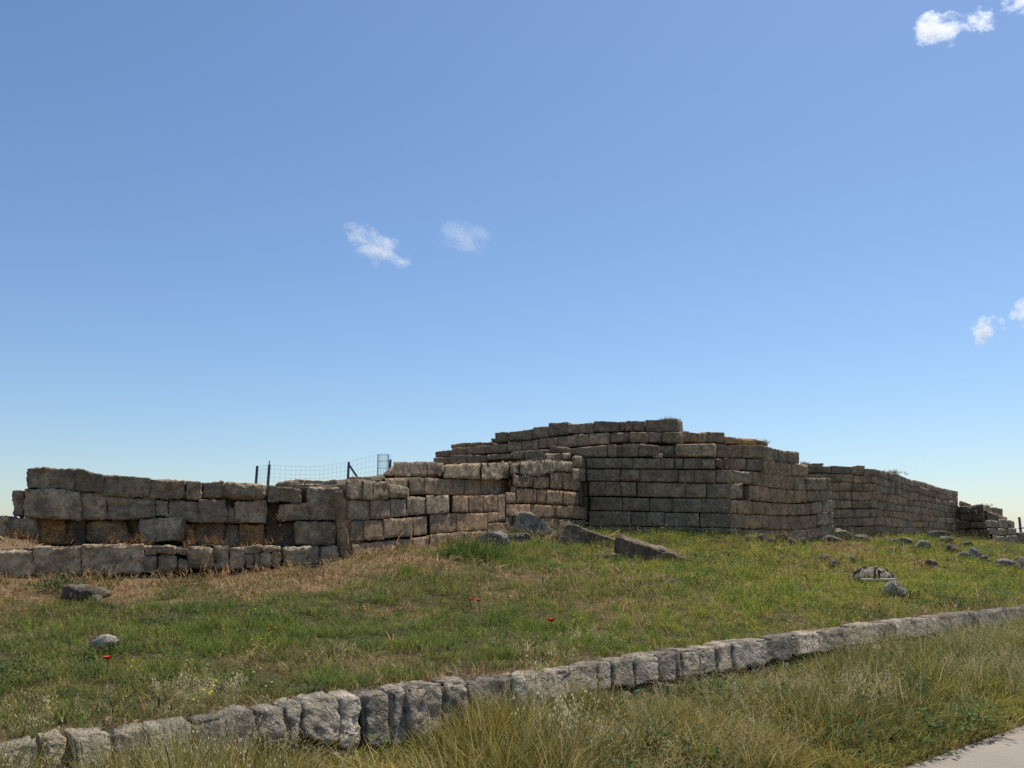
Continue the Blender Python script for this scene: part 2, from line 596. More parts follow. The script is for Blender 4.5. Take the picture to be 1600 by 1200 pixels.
def plan(px, Y):
    return at_depth(px, HORIZON, Y)[:2]

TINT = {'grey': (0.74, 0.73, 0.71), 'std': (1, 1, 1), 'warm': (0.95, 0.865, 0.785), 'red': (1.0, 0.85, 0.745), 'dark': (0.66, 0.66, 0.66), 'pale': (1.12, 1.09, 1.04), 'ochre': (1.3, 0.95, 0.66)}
_seed = [0]
def block(face, q, parent, off=0.0, depth=0.6, mat=None, tint='std', r=0.035, amp=0.018, chip=0.03, seg=0.08, gap=0.006, name='stone_block', rise=0.0, along=None, batter=0.0):
    """q = px corners TL, TR, BR, BL"""
    _seed[0] += 1
    rr = random.Random(_seed[0])
    off = off + rr.uniform(-0.02, 0.02)
    tl, tr, br, bl = [face.hit(*p, off=off + (batter if i > 1 else 0)) for i, p in enumerate(q)]
    u3 = np.array([face.u[0], face.u[1], 0]) * (1 if (tr - tl) @ np.array([*face.u, 0]) > 0 else -1)
    up = np.array([0, 0, 1.0])
    tl = tl + u3 * gap - up * gap; tr = tr - u3 * gap - up * gap
    bl = bl + u3 * gap + up * gap * .5; br = br - u3 * gap + up * gap * .5
    n3 = np.array([face.n[0], face.n[1], 0])
    dp = depth * rr.uniform(0.9, 1.1)
    if along is not None:                       # blocks bonded askew to the face
        n3 = -np.array([along[0], along[1], 0.0]) / math.hypot(*along)
    c8 = np.zeros((2, 2, 2, 3))
    for a, (b_, t_) in enumerate(((bl, tl), (br, tr))):
        c8[a, 0, 0] = b_; c8[a, 0, 1] = t_
        c8[a, 1, 0] = b_ - n3 * dp; c8[a, 1, 1] = t_ - n3 * dp + up * rise
    # ensure consistent winding (u right, v away, w up)
    V, Fc = rough_block(c8, seg, r, amp, chip, _seed[0])
    o = place(name, V, Fc, mat or MAT_STONE, parent)
    t = TINT[tint] if isinstance(tint, str) else tint
    j = rr.uniform(0.9, 1.1)
    o.color = (t[0] * j, t[1] * j, t[2] * j, 1)
    return o

Z_ = 0.16875
REG = {1: (0, 720), 2: (250, 720), 3: (450, 720), 4: (660, 640), 5: (900, 640), 6: (1100, 660), 7: (1330, 700), 0: None}
def conv(R, x, y):
    if R == 0: return (x, y)
    return (REG[R][0] + x * Z_, REG[R][1] + y * Z_)

def blocks(face, R, items, parent, **kw):
    for it in items:
        x0, x1, tl, tr, bl, br = it[:6]
        k = dict(kw)
        if len(it) > 6: k.update(it[6])
        block(face, [conv(R, x0, tl), conv(R, x1, tr), conv(R, x1, br), conv(R, x0, bl)], parent, **k)

def core(name, foot, z0, z1, parent, mat=None):
    """earth and rubble mass behind the blocks; z1 scalar or per point"""
    n = len(foot)
    z1 = [z1] * n if np.isscalar(z1) else z1
    V = [(p[0], p[1], z0) for p in foot] + [(p[0], p[1], z) for p, z in zip(foot, z1)]
    Fc = [tuple(range(n))[::-1], tuple(range(n, 2 * n))] + [(i, (i + 1) % n, n + (i + 1) % n, n + i) for i in range(n)]
    return place(name, V, Fc, mat or MAT_CORE, parent, smooth=False)

# faces in plan
F_L0 = Face(plan(0, 12.2), plan(525, 13.8))
F_L1 = Face(plan(0, 12.75), plan(525, 14.25))
F_M = Face(plan(545, 14.0), plan(797, 20.6))
F_N = Face(plan(797, 20.6), plan(912, 24.9))
F_T = Face(plan(912, 25.0), plan(1142, 24.0))
F_T2 = Face(plan(1100, 25.3), plan(1200, 25.3))
F_U = Face(plan(680, 28.2), plan(1060, 25.0))
F_U2 = Face(plan(1060, 25.0), plan(1210, 26.4))
F_R = Face(plan(1142, 24.0), plan(1303, 29.0))
F_C1 = Face(plan(1250, 33.2), plan(1372, 33.6))
F_C2 = Face(plan(1372, 33.6), plan(1498, 41.5))
F_S1 = Face(plan(1487, 41.8), plan(1552, 39.8))
F_S2 = Face(plan(1540, 40.0), plan(1590, 43.0))
F_K = Face(KP, KP + KU * 10)

def inset(face, px, Y, off):
    p = plan(px, Y)
    return p + face.n * off

# ---------------- left stretch
w = empty('block_wall', (*plan(260, 13.2), 0.95), 'low ruined wall of big grey blocks on a projecting bottom course, left end of ruins', 'wall', 'ruined walls')
D1 = dict(parent=w, depth=0.62, r=0.016, amp=0.030, chip=0.034, seg=0.034, gap=.0)
U1 = dict(tint='grey', off=0.02)
blocks(F_L1, 1, [(246, 690, 70, 72, 264, 276, dict(tint='dark', amp=.04)), (690, 957, 75, 132, 282, 296, dict(tint='dark')), (952, 1387, 135, 160, 312, 345),
                 (1387, 1715, 162, 182, 350, 355)], **{**D1, **U1})
blocks(F_L1, 2, [(236, 382, 184, 196, 355, 356), (386, 585, 200, 190, 350, 342, dict(off=-.12)), (580, 988, 186, 216, 352, 368, dict(off=.08, r=.09)),
                 (1000, 1303, 222, 262, 384, 386)], **{**D1, **U1})
blocks(F_L1, 1, [(115, 226, 278, 282, 512, 515), (220, 740, 258, 280, 520, 545, dict(off=.06)), (741, 986, 294, 296, 547, 532), (988, 1432, 336, 348, 532, 522, dict(amp=.045)),
                 (1433, 1558, 368, 366, 516, 517)], **D1)
blocks(F_L1, 2, [(76, 372, 364, 366, 552, 570), (356, 616, 358, 352, 572, 573, dict(off=.05)), (616, 694, 398, 436, 573, 577, dict(off=-.03)), (692, 984, 374, 372, 576, 578),
                 (1092, 1382, 396, 384, 556, 556)], **D1)
blocks(F_L1, 3, [(186, 470, 248, 240, 548, 552, dict(r=.03))], **D1)
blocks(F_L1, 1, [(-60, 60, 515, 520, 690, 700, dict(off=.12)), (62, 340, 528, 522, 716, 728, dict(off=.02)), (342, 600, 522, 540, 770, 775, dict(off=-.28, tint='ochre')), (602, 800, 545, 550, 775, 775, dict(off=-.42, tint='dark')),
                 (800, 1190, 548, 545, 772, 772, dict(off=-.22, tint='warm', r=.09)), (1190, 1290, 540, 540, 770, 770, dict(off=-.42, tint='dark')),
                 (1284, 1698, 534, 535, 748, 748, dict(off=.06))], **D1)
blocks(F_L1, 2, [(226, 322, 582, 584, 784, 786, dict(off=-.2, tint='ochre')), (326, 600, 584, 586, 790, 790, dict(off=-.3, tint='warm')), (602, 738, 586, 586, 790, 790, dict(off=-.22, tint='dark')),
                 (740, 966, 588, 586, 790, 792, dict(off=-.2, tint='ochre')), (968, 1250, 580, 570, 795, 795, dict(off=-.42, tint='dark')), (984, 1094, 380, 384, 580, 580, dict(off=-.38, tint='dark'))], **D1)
blocks(F_L1, 3, [(66, 452, 562, 562, 774, 782, dict(off=.14, tint='grey', r=.03))], **D1)
blocks(F_L0, 1, [(-420, -44, 846, 842, 1078, 1078), (-40, 318, 840, 844, 1074, 1074, dict(amp=.04)), (322, 752, 800, 792, 1062, 1060), (754, 1322, 786, 782, 1052, 1036), (1326, 1450, 790, 792, 880, 880, dict(off=-.03)), (1326, 1446, 882, 882, 1040, 1036),
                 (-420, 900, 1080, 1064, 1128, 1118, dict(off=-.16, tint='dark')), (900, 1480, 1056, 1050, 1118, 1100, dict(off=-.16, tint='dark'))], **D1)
blocks(F_L0, 2, [(-28, 132, 790, 796, 854, 860), (-32, 160, 862, 862, 1048, 1040, dict(r=.08)), (134, 262, 796, 800, 868, 872, dict(off=-.04)), (168, 290, 902, 940, 1034, 1026, dict(r=.1, off=-.02)),
                 (256, 512, 796, 800, 1004, 1002, dict(r=.09)), (506, 640, 796, 798, 1002, 1004), (642, 782, 812, 808, 1008, 1006), (784, 872, 862, 862, 1004, 1002), (784, 942, 796, 792, 858, 840, dict(off=-.05)),
                 (874, 932, 862, 862, 1002, 1000, dict(off=-.05)), (932, 1042, 838, 842, 1000, 1000, dict(r=.1)), (944, 1122, 790, 792, 836, 840), (1044, 1122, 842, 842, 990, 986), (1142, 1492, 800, 798, 990, 978, dict(r=.05)), (1494, 1645, 800, 798, 974, 956)], **{**D1, 'depth': 0.75})
block(F_L0, [(527, 765), (539.5, 764), (549.5, 878), (531, 879)], w, off=0.0, depth=.5, tint='warm', r=.03, amp=.02, name='upright_slab')
# course seen behind its top on the right
blocks(F_L1, 2, [(1076, 1340, 206, 182, 260, 250, dict(off=-.75, tint='dark')), (1340, 1640, 180, 176, 262, 262, dict(off=-.75, tint='dark')), (1196, 1520, 212, 216, 262, 262, dict(off=-.5))], **{**D1, 'depth': .8})
pa, pb = plan(40, 12.9), plan(525, 14.3)
core('rubble_core', [pa - F_L1.n * .5 + F_L1.u * .15, pb - F_L1.n * .5, pb - F_L1.n * 1.5, pa - F_L1.n * 1.5 + F_L1.u * .15], 0.4, 2.25, w)

# ---------------- rising middle stretch
w = empty('block_wall', (*plan(680, 17.2), 1.3), 'brown block wall running back from the upright slab to the bastion', 'wall', 'ruined walls')
D2 = dict(parent=w, along=(-.08, 1), depth=0.65, r=0.015, amp=0.018, chip=0.026, seg=0.05, gap=.0)
blocks(F_M, 3, [(532, 690, 168, 176, 350, 356), (690, 782, 176, 192, 356, 366), (784, 926, 196, 198, 350, 348, dict(amp=.045)), (926, 1112, 208, 236, 346, 338, dict(r=.1))], **{**D2, 'tint': 'grey', 'off': .05})
blocks(F_M, 3, [(562, 750, 148, 150, 180, 190, dict(off=-.9)), (750, 892, 155, 148, 182, 190, dict(off=-.8))], **{**D2, 'tint': 'dark'})
blocks(F_M, 4, [(-356, -120, 630, 632, 776, 780, dict(off=-.35)), (-122, 20, 632, 634, 780, 782, dict(off=-.32)), (20, 388, 634, 650, 782, 790), (390, 540, 648, 650, 786, 788), (542, 666, 650, 650, 788, 786), (668, 802, 650, 652, 786, 784, dict(tint='warm'))], **{**D2, 'tint': 'grey', 'off': -.3})
blocks(F_M, 3, [(544, 760, 366, 366, 544, 544), (762, 944, 364, 366, 540, 534, dict(tint='warm')), (946, 1092, 360, 358, 518, 514), (1094, 1278, 338, 336, 508, 492), (1280, 1490, 322, 318, 492, 484)], **D2)
blocks(F_M, 4, [(276, 420, 800, 796, 950, 948), (422, 566, 796, 794, 948, 946), (568, 698, 794, 792, 946, 944), (700, 764, 786, 788, 1034, 1034)], **{**D2, 'tint': 'red'})
blocks(F_M, 3, [(572, 700, 556, 554, 742, 736), (700, 884, 554, 548, 736, 722), (886, 1150, 542, 530, 716, 696), (1152, 1286, 522, 510, 692, 680), (1312, 1556, 500, 488, 674, 656, dict(off=-.03))], **{**D2, 'tint': 'warm'})
blocks(F_M, 4, [(316, 606, 962, 954, 1124, 1114), (606, 700, 952, 948, 1044, 1040)], **{**D2, 'tint': 'red'})
blocks(F_M, 3, [(592, 796, 766, 756, 926, 904), (798, 976, 752, 742, 908, 884), (980, 1150, 738, 718, 878, 850), (1152, 1310, 714, 694, 852, 814), (1312, 1470, 690, 672, 812, 780), (1470, 1640, 672, 654, 780, 740)], **{**D2, 'tint': 'warm'})
blocks(F_M, 4, [(390, 600, 1134, 1122, 1200, 1190), (604, 790, 1050, 1050, 1180, 1170)], **{**D2, 'tint': 'red'})
blocks(F_M, 4, [(-366, -272, 590, 516, 612, 604, dict(off=-.5)), (-270, 40, 482, 484, 616, 616), (42, 190, 484, 490, 616, 618), (196, 545, 512, 490, 628, 640, dict(off=-.2)), (548, 822, 492, 480, 640, 642, dict(off=-.15, amp=.05))], **{**D2, 'tint': 'std', 'off': -.55, 'depth': .9})
TW = dict(parent=w, along=(-.08, 1), depth=0.6, r=0.015, amp=0.018, chip=0.026, seg=0.065, tint='red', gap=.0)
blocks(F_N, 4, [(816, 902, 494, 486, 590, 594), (904, 1082, 488, 474, 600, 612), (1084, 1202, 470, 468, 600, 588), (1204, 1382, 468, 488, 572, 574)], **{**TW, 'tint': 'std', 'amp': .05})
blocks(F_N, 4, [(838, 1022, 600, 622, 708, 718), (1030, 1172, 620, 622, 728, 726), (1182, 1300, 580, 584, 728, 736), (1302, 1452, 584, 600, 738, 756)], **{**TW, 'amp': .04})
blocks(F_N, 4, [(772, 862, 768, 770, 864, 862), (822, 866, 700, 714, 766, 766, dict(off=-.05)), (868, 1052, 734, 742, 862, 864), (1056, 1146, 744, 744, 866, 872), (1150, 1302, 744, 752, 872, 878), (1304, 1450, 756, 766, 880, 886)], **TW)
blocks(F_N, 4, [(772, 998, 876, 878, 986, 990), (1002, 1232, 880, 888, 996, 1002), (1236, 1402, 890, 888, 1000, 1004), (1404, 1535, 892, 900, 1006, 1022)], **TW)
blocks(F_N, 4, [(770, 1000, 996, 1000, 1110, 1110), (1002, 1262, 1004, 1006, 1110, 1110), (1264, 1535, 1010, 1026, 1130, 1130)], **TW)
blocks(F_N, 4, [(1142, 1402, 404, 398, 470, 474, dict(off=-.5, tint='std', r=.1)), (1404, 1522, 420, 436, 540, 540, dict(tint='grey', r=.1)), (1388, 1524, 542, 546, 656, 660, dict(tint='std')), (1456, 1526, 664, 668, 892, 896, dict(off=-.12, tint='dark'))], **TW)
pa, pb, pc, pd = plan(545, 14.1), plan(797, 20.6), plan(905, 24.6), plan(640, 26.0)
core('rubble_core', [pa - F_M.n * .6, pb - (F_M.n + F_N.n) * .3, pc - F_N.n * .5, pc + np.array([-.5, 2.2]), pb + np.array([-2.2, 1.6]), pa - F_M.n * 1.8], 0.6, [2.4, 3.3, 4.0, 4.0, 3.3, 2.4], w)

# ---------------- bastion
w = empty('bastion', (*plan(1100, 25.5), 1.5), 'tallest block of ruins, square cut stone bastion with stepped top', 'bastion', 'ruined walls')
B = dict(parent=w, depth=0.6, r=0.013, amp=0.011, chip=0.018, seg=0.068, tint='grey', gap=.0)
BU = {**B, 'r': .03, 'amp': .024, 'chip': .035, 'depth': .8}
# stepped upper courses
blocks(F_U, 4, [(632, 668, 266, 264, 302, 302), (668, 802, 208, 208, 304, 300), (802, 1018, 206, 180, 288, 276), (1018, 1162, 164, 156, 268, 252), (1164, 1346, 122, 116, 246, 228), (1346, 1582, 136, 124, 222, 216)], **{**BU, 'tint': 'dark'})
blocks(F_U, 5, [(160, 396, 106, 108, 206, 202), (398, 454, 116, 112, 198, 198, dict(off=-.1)), (456, 520, 108, 104, 196, 196), (522, 632, 102, 100, 196, 198), (642, 938, 96, 78, 204, 206)], **{**BU, 'tint': 'dark'})
blocks(F_U, 4, [(264, 400, 324, 308, 360, 344), (400, 545, 308, 296, 344, 330), (545, 634, 310, 304, 334, 318)], **{**BU, 'tint': 'dark', 'off': -.5})
blocks(F_U, 4, [(264, 390, 362, 348, 412, 412), (390, 576, 344, 330, 416, 408), (578, 788, 332, 314, 408, 392), (790, 916, 300, 296, 388, 384), (918, 1072, 292, 278, 374, 362), (1074, 1252, 272, 254, 362, 348), (1254, 1542, 248, 228, 348, 328)], **{**BU, 'off': .2})
blocks(F_U, 5, [(120, 302, 222, 216, 322, 318, dict(tint='std')), (310, 490, 212, 206, 306, 304, dict(r=.12)), (494, 668, 208, 210, 304, 304), (670, 792, 210, 212, 304, 304), (800, 962, 210, 212, 306, 308)], **{**BU, 'off': .2})
blocks(F_U2, 5, [(944, 1060, 202, 200, 296, 298), (1062, 1132, 206, 218, 298, 298, dict(tint='warm')), (1134, 1210, 216, 208, 300, 300, dict(tint='warm')), (1212, 1378, 208, 208, 300, 304), (1384, 1492, 246, 252, 312, 316, dict(tint='warm', r=.1))], **{**BU, 'off': -.1})
blocks(F_U2, 6, [(308, 500, 142, 146, 206, 208, dict(tint='ochre', r=.1)), (502, 592, 162, 188, 212, 218, dict(r=.08))], **{**BU, 'off': -.2})
blocks(F_U, 4, [(112, 250, 390, 376, 446, 432), (252, 388, 374, 352, 434, 416)], **{**BU, 'off': .35})
blocks(F_U, 4, [(100, 244, 448, 436, 504, 502, dict(tint='warm')), (246, 408, 422, 418, 504, 500), (410, 594, 420, 424, 500, 486), (596, 832, 424, 400, 462, 452), (832, 942, 388, 384, 456, 454), (944, 1140, 378, 368, 456, 440), (1140, 1182, 372, 366, 410, 410), (1180, 1336, 332, 344, 396, 396, dict(r=.12)), (1336, 1450, 366, 350, 410, 430)], **{**BU, 'off': .75, 'tint': 'grey'})
# dressed front
blocks(F_T, 5, [(18, 290, 350, 326, 438, 438, dict(r=.06)), (290, 372, 322, 322, 438, 438), (372, 430, 330, 330, 436, 436, dict(off=-.18, tint='dark')), (430, 572, 318, 316, 436, 434), (574, 772, 314, 330, 434, 424, dict(r=.07)), (772, 922, 336, 330, 440, 440, dict(off=-.35, amp=.06)),
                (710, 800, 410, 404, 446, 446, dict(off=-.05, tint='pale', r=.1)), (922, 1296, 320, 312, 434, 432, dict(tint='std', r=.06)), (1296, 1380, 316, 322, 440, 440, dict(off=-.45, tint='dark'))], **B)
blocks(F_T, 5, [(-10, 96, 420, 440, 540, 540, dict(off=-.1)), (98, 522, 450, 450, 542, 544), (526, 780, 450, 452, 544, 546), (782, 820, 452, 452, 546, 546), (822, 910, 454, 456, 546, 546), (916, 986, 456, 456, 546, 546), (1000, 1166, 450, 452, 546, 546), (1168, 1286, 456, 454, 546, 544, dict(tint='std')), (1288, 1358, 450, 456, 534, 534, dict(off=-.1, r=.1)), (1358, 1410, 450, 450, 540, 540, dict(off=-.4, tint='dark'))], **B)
blocks(F_T, 5, [(106, 408, 554, 556, 656, 660), (414, 588, 556, 556, 660, 662), (594, 942, 556, 558, 664, 668), (948, 1094, 560, 560, 674, 676), (1096, 1292, 560, 562, 676, 680), (1300, 1476, 560, 566, 674, 674, dict(tint='std', off=-.05))], **B)
blocks(F_T, 5, [(120, 268, 666, 668, 796, 798), (270, 412, 668, 670, 798, 800), (414, 558, 670, 672, 800, 802), (568, 1012, 674, 682, 806, 812), (1016, 1206, 686, 688, 812, 814), (1212, 1430, 690, 684, 818, 818)], **B)
blocks(F_T, 5, [(130, 426, 808, 814, 928, 934), (430, 680, 818, 822, 936, 942), (686, 886, 824, 826, 942, 946), (890, 1160, 824, 824, 948, 952), (1162, 1430, 824, 824, 952, 956)], **B)
blocks(F_T, 5, [(120, 502, 940, 944, 1072, 1076), (506, 646, 950, 950, 1074, 1076), (648, 816, 950, 952, 1076, 1080), (820, 1140, 956, 960, 1080, 1084), (1148, 1430, 962, 964, 1086, 1090)], **B)
blocks(F_T, 5, [(110, 420, 1080, 1082, 1190, 1190), (424, 800, 1084, 1086, 1190, 1190), (804, 1100, 1086, 1090, 1190, 1190), (1104, 1430, 1092, 1094, 1195, 1195)], **B)
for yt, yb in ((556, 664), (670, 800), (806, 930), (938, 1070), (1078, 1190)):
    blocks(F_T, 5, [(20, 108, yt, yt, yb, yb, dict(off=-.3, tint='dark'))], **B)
# side turning back to the right
R_ = {**B, 'tint': 'red', 'amp': .02, 'chip': .035}
blocks(F_T2, 6, [(190, 360, 216, 210, 326, 326), (362, 548, 210, 206, 326, 328), (228, 390, 334, 336, 440, 444), (392, 546, 336, 338, 444, 448)], **B)
blocks(F_R, 6, [(552, 690, 216, 250, 350, 360), (692, 766, 252, 262, 362, 370), (768, 882, 264, 276, 372, 382)], **{**R_, 'tint': 'grey'})
blocks(F_R, 6, [(554, 664, 352, 364, 478, 484), (666, 772, 364, 376, 484, 492), (774, 852, 378, 384, 490, 492), (854, 962, 386, 398, 492, 496)], **R_)
blocks(F_R, 6, [(290, 450, 450, 456, 566, 576, dict(tint='std')), (452, 530, 456, 466, 576, 590), (530, 712, 470, 486, 592, 612), (714, 836, 488, 498, 614, 624), (840, 946, 500, 506, 626, 634), (954, 1072, 516, 514, 624, 626, dict(tint='grey', off=.08)), (1074, 1176, 514, 522, 626, 626, dict(tint='grey', off=.08))], **R_)
blocks(F_R, 6, [(246, 356, 562, 566, 706, 700, dict(tint='std', off=.05)), (358, 420, 580, 584, 712, 714, dict(off=-.3, tint='dark')), (420, 516, 584, 590, 716, 724), (518, 616, 592, 606, 726, 736), (620, 772, 610, 626, 740, 746), (776, 954, 628, 638, 748, 740), (962, 1072, 632, 632, 736, 726, dict(tint='grey', off=.08)), (1074, 1186, 632, 630, 724, 716, dict(tint='grey', off=.08))], **R_)
blocks(F_R, 6, [(246, 308, 714, 718, 842, 844, dict(tint='warm')), (310, 440, 720, 726, 846, 848), (442, 572, 728, 744, 848, 856), (574, 812, 746, 756, 858, 864), (816, 1000, 758, 748, 864, 850), (1002, 1090, 742, 732, 846, 836, dict(tint='warm', off=.05)), (1102, 1192, 726, 722, 828, 824, dict(tint='pale', off=.08))], **R_)
blocks(F_R, 6, [(246, 380, 850, 852, 974, 980, dict(tint='warm')), (382, 540, 852, 858, 982, 988), (542, 702, 860, 868, 988, 992), (704, 882, 870, 872, 994, 994), (884, 1044, 870, 858, 992, 980), (1052, 1198, 842, 832, 950, 940, dict(tint='std', off=.06))], **R_)
blocks(F_R, 6, [(240, 362, 984, 990, 1075, 1080), (364, 592, 992, 996, 1085, 1090), (594, 782, 998, 1000, 1095, 1095), (784, 952, 1000, 994, 1095, 1095), (954, 1086, 988, 976, 1095, 1095), (1090, 1202, 960, 950, 1095, 1095, dict(tint='std'))], **R_)
pa, pb, pc = plan(912, 25.0), plan(1142, 24.0), plan(1290, 28.6)
core('rubble_core', [pa - F_T.n * .5 + F_T.u * -.6, pb - (F_T.n * .5) - F_T.u * .6, pb + F_R.u * 1.7 - F_R.n * .7, pc - F_R.n * .5, pc - F_R.n * 3, pb - F_T.n * 4.0, pa - F_T.n * 3.2 + F_T.u * -.6], 0.8, [3.7, 3.5, 3.5, 3.0, 3.0, 4.2, 4.2], w)
ua, ub = plan(690, 28.1), plan(1055, 25.1)
core('rubble_core', [ua - F_U.n * .3, ub - F_U.n * .4, ub - F_U.n * 2.2 + np.array([2.0, 0]), ua - F_U.n * 1.8], 1.0, [4.1, 4.6, 4.3, 4.1], w)

# ---------------- curtain wall on the right
w = empty('block_wall', (*plan(1400, 35.5), 1.6), 'long brown coursed wall behind the bastion, its top dipping to the right', 'wall', 'ruined walls')
C = dict(parent=w, depth=0.6, r=0.016, amp=0.017, chip=0.026, seg=0.10, tint='warm', gap=.0)
blocks(F_C1, 6, [(884, 962, 390, 398, 470, 470), (962, 1180, 396, 412, 464, 470, dict(tint='grey')), (1182, 1362, 402, 410, 470, 476, dict(tint='grey')), (1364, 1482, 410, 420, 482, 486), (1484, 1600, 428, 432, 490, 494)], **C)
blocks(F_C1, 6, [(1000, 1106, 380, 378, 398, 402, dict(off=-.3, tint='dark')), (1420, 1490, 400, 404, 416, 424, dict(off=-.2, tint='dark'))], **C)
blocks(F_C1, 6, [(890, 1178, 474, 476, 552, 552), (1180, 1382, 476, 480, 550, 552), (1386, 1542, 492, 494, 558, 560), (1544, 1604, 496, 498, 560, 562)], **C)
blocks(F_C1, 6, [(1120, 1250, 556, 556, 640, 640), (1254, 1366, 556, 556, 634, 634), (1370, 1480, 562, 564, 636, 634), (1482, 1604, 566, 566, 634, 634)], **C)
blocks(F_C1, 6, [(1140, 1250, 644, 644, 716, 716), (1254, 1310, 640, 640, 716, 714), (1312, 1362, 640, 640, 714, 716), (1368, 1604, 642, 640, 726, 712, dict(tint='red'))], **C)
blocks(F_C1, 6, [(1150, 1362, 722, 722, 800, 794), (1366, 1430, 730, 730, 796, 796), (1432, 1530, 726, 722, 796, 792), (1532, 1604, 720, 716, 792, 792)], **C)
blocks(F_C1, 6, [(1150, 1268, 804, 806, 886, 884), (1270, 1392, 806, 806, 884, 882), (1396, 1532, 806, 804, 880, 876), (1536, 1604, 802, 800, 876, 872)], **C)
blocks(F_C1, 6, [(1150, 1280, 890, 890, 964, 964), (1282, 1420, 888, 888, 964, 966), (1424, 1604, 886, 880, 960, 954)], **C)
blocks(F_C1, 6, [(1150, 1330, 968, 968, 1060, 1060), (1332, 1460, 968, 970, 1060, 1060), (1464, 1604, 966, 958, 1060, 1060)], **C)
# receding length: eight courses under a dipping top
rr = random.Random(5)
tx = [240, 290, 440, 540, 640, 830, 992]; ty = [200, 210, 245, 292, 302, 370, 402]
bx = [240, 600, 940, 992]; by_ = [800, 810, 815, 815]
NC = 8
fr = [0.0, 0.115, 0.235, 0.36, 0.485, 0.61, 0.735, 0.865, 1.0]
for k in range(NC):
    x = 240.0 if k % 2 else 240.0
    while x < 985:
        L = rr.uniform(62, 112) * (1 - 0.30 * (x - 240) / 750)
        if x == 240.0 and k % 2: L *= 0.55
        x1 = min(x + L, 990)
        if 990 - x1 < 30: x1 = 990
        def cy(xx, f, kk):
            t = np.interp(xx, tx, ty); b = np.interp(xx, bx, by_)
            return t + (b - t) * f + (7 * math.sin(xx * 0.013 + kk * 2.1) if 0 < f < 1 else 0)
        blocks(F_C2, 7, [(x + 1, x1 - 1, cy(x, fr[k], k), cy(x1, fr[k], k), cy(x, fr[k + 1], k + 1) - 2, cy(x1, fr[k + 1], k + 1) - 2, dict(tint=rr.choice(['warm', 'warm', 'red', 'std']) if k else 'std', off=rr.uniform(-.03, .04)))], **C)
        x = x1
pa, pb, pc = plan(1252, 33.2), plan(1372, 33.6), plan(1496, 41.3)
core('rubble_core', [pa - F_C1.n * .5, pb - (F_C1.n + F_C2.n) * .25, pc - F_C2.n * .5 - F_C2.u * .3, pc - F_C2.n * 1.6 - F_C2.u * .3, pb - (F_C1.n + F_C2.n) * .9, pa - F_C1.n * 1.8], 0.6, [4.3, 4.15, 3.2, 3.2, 4.15, 4.3], w)

# ---------------- buttress at the far right
w = empty('buttress', (*plan(1540, 41.5), 1.2), 'low sloping stone buttress at the far right end of the ruins', 'buttress', 'ruined walls')
S = dict(parent=w, along=(.55, 1), depth=0.9, r=0.05, amp=0.035, chip=0.05, seg=0.12, tint='dark')
blocks(F_S1, 7, [(1000, 1112, 484, 520, 540, 545, dict(tint='std', off=-.6)), (1004, 1106, 536, 540, 600, 604), (1108, 1224, 530, 516, 604, 598), (884, 1004, 500, 540, 662, 662, dict(off=-.1)), (1000, 1120, 606, 606, 676, 676), (1122, 1236, 604, 606, 672, 680),
                 (890, 1096, 664, 676, 748, 750), (1098, 1252, 678, 684, 748, 746), (890, 1062, 752, 752, 836, 842), (1066, 1178, 752, 750, 846, 848), (1180, 1282, 750, 748, 852, 862), (890, 1130, 846, 850, 930, 930), (1132, 1312, 852, 862, 920, 925)], **S)
S2 = {**S, 'tint': 'std'}
blocks(F_S2, 7, [(1206, 1296, 520, 545, 588, 600, dict(off=-.6)), (1298, 1404, 545, 560, 602, 636, dict(off=-.6, tint='grey')), (1150, 1330, 572, 600, 616, 660, dict(off=-.3)), (1332, 1446, 604, 645, 650, 690, dict(off=-.4)),
                 (1244, 1362, 664, 676, 730, 742), (1364, 1450, 656, 664, 734, 744, dict(off=-.2)), (1452, 1514, 662, 680, 740, 744, dict(off=-.5)), (1276, 1440, 738, 748, 800, 814), (1442, 1530, 740, 744, 798, 806, dict(off=-.2)), (1308, 1420, 806, 820, 880, 890, dict(off=.1)), (1422, 1536, 812, 812, 890, 895, dict(off=0))], **{**S2, 'r': .06})
core('rubble_core', [plan(1500, 42.4), plan(1545, 40.8), plan(1582, 43.4), plan(1540, 45)], 0.2, [3.0, 2.72, 2.1, 2.8], w)

# ---------------- low kerb wall by the verge
w = empty('kerb_wall', (*xy(6, 0), 0.05), 'low grey rough stone retaining wall between roadside grass and meadow', 'wall')
ktx = [-260, 65, 110, 180, 235, 300, 352, 400, 447, 470, 530, 566, 637, 690, 750, 800, 860, 935, 1000, 1060, 1120, 1145, 1200, 1280, 1330, 1380, 1450, 1530, 1605, 1900]
kty = [1240, 1153, 1147, 1143, 1129, 1126, 1117, 1105, 1102, 1093, 1087, 1084, 1074, 1066, 1058, 1056, 1048, 1031, 1024, 1012, 1007, 1000, 995, 982, 976, 968, 960, 952, 944, 916]
kbx = [-260, 65, 352, 470, 530, 600, 640, 700, 800, 935, 1000, 1060, 1120, 1200, 1280, 1400, 1605, 1900]
kby = [1320, 1222, 1190, 1158, 1170, 1174, 1164, 1148, 1122, 1080, 1074, 1068, 1056, 1040, 1024, 1002, 974, 944]
kj = [-260, -170, -90, -20, 65, 109, 175, 232, 300, 352, 400, 447, 471, 531, 566, 612, 638, 691, 731, 800, 860, 935, 958, 993, 1033, 1061, 1096, 1121, 1145, 1201, 1241, 1281, 1331, 1366, 1400, 1450, 1491, 1531, 1566, 1606, 1650, 1700, 1745, 1800, 1850, 1900]
KB = dict(parent=w, batter=.13, depth=0.22, mat=MAT_GREY, r=0.022, amp=0.024, chip=0.034, seg=0.026, gap=.006)
rr = random.Random(9)
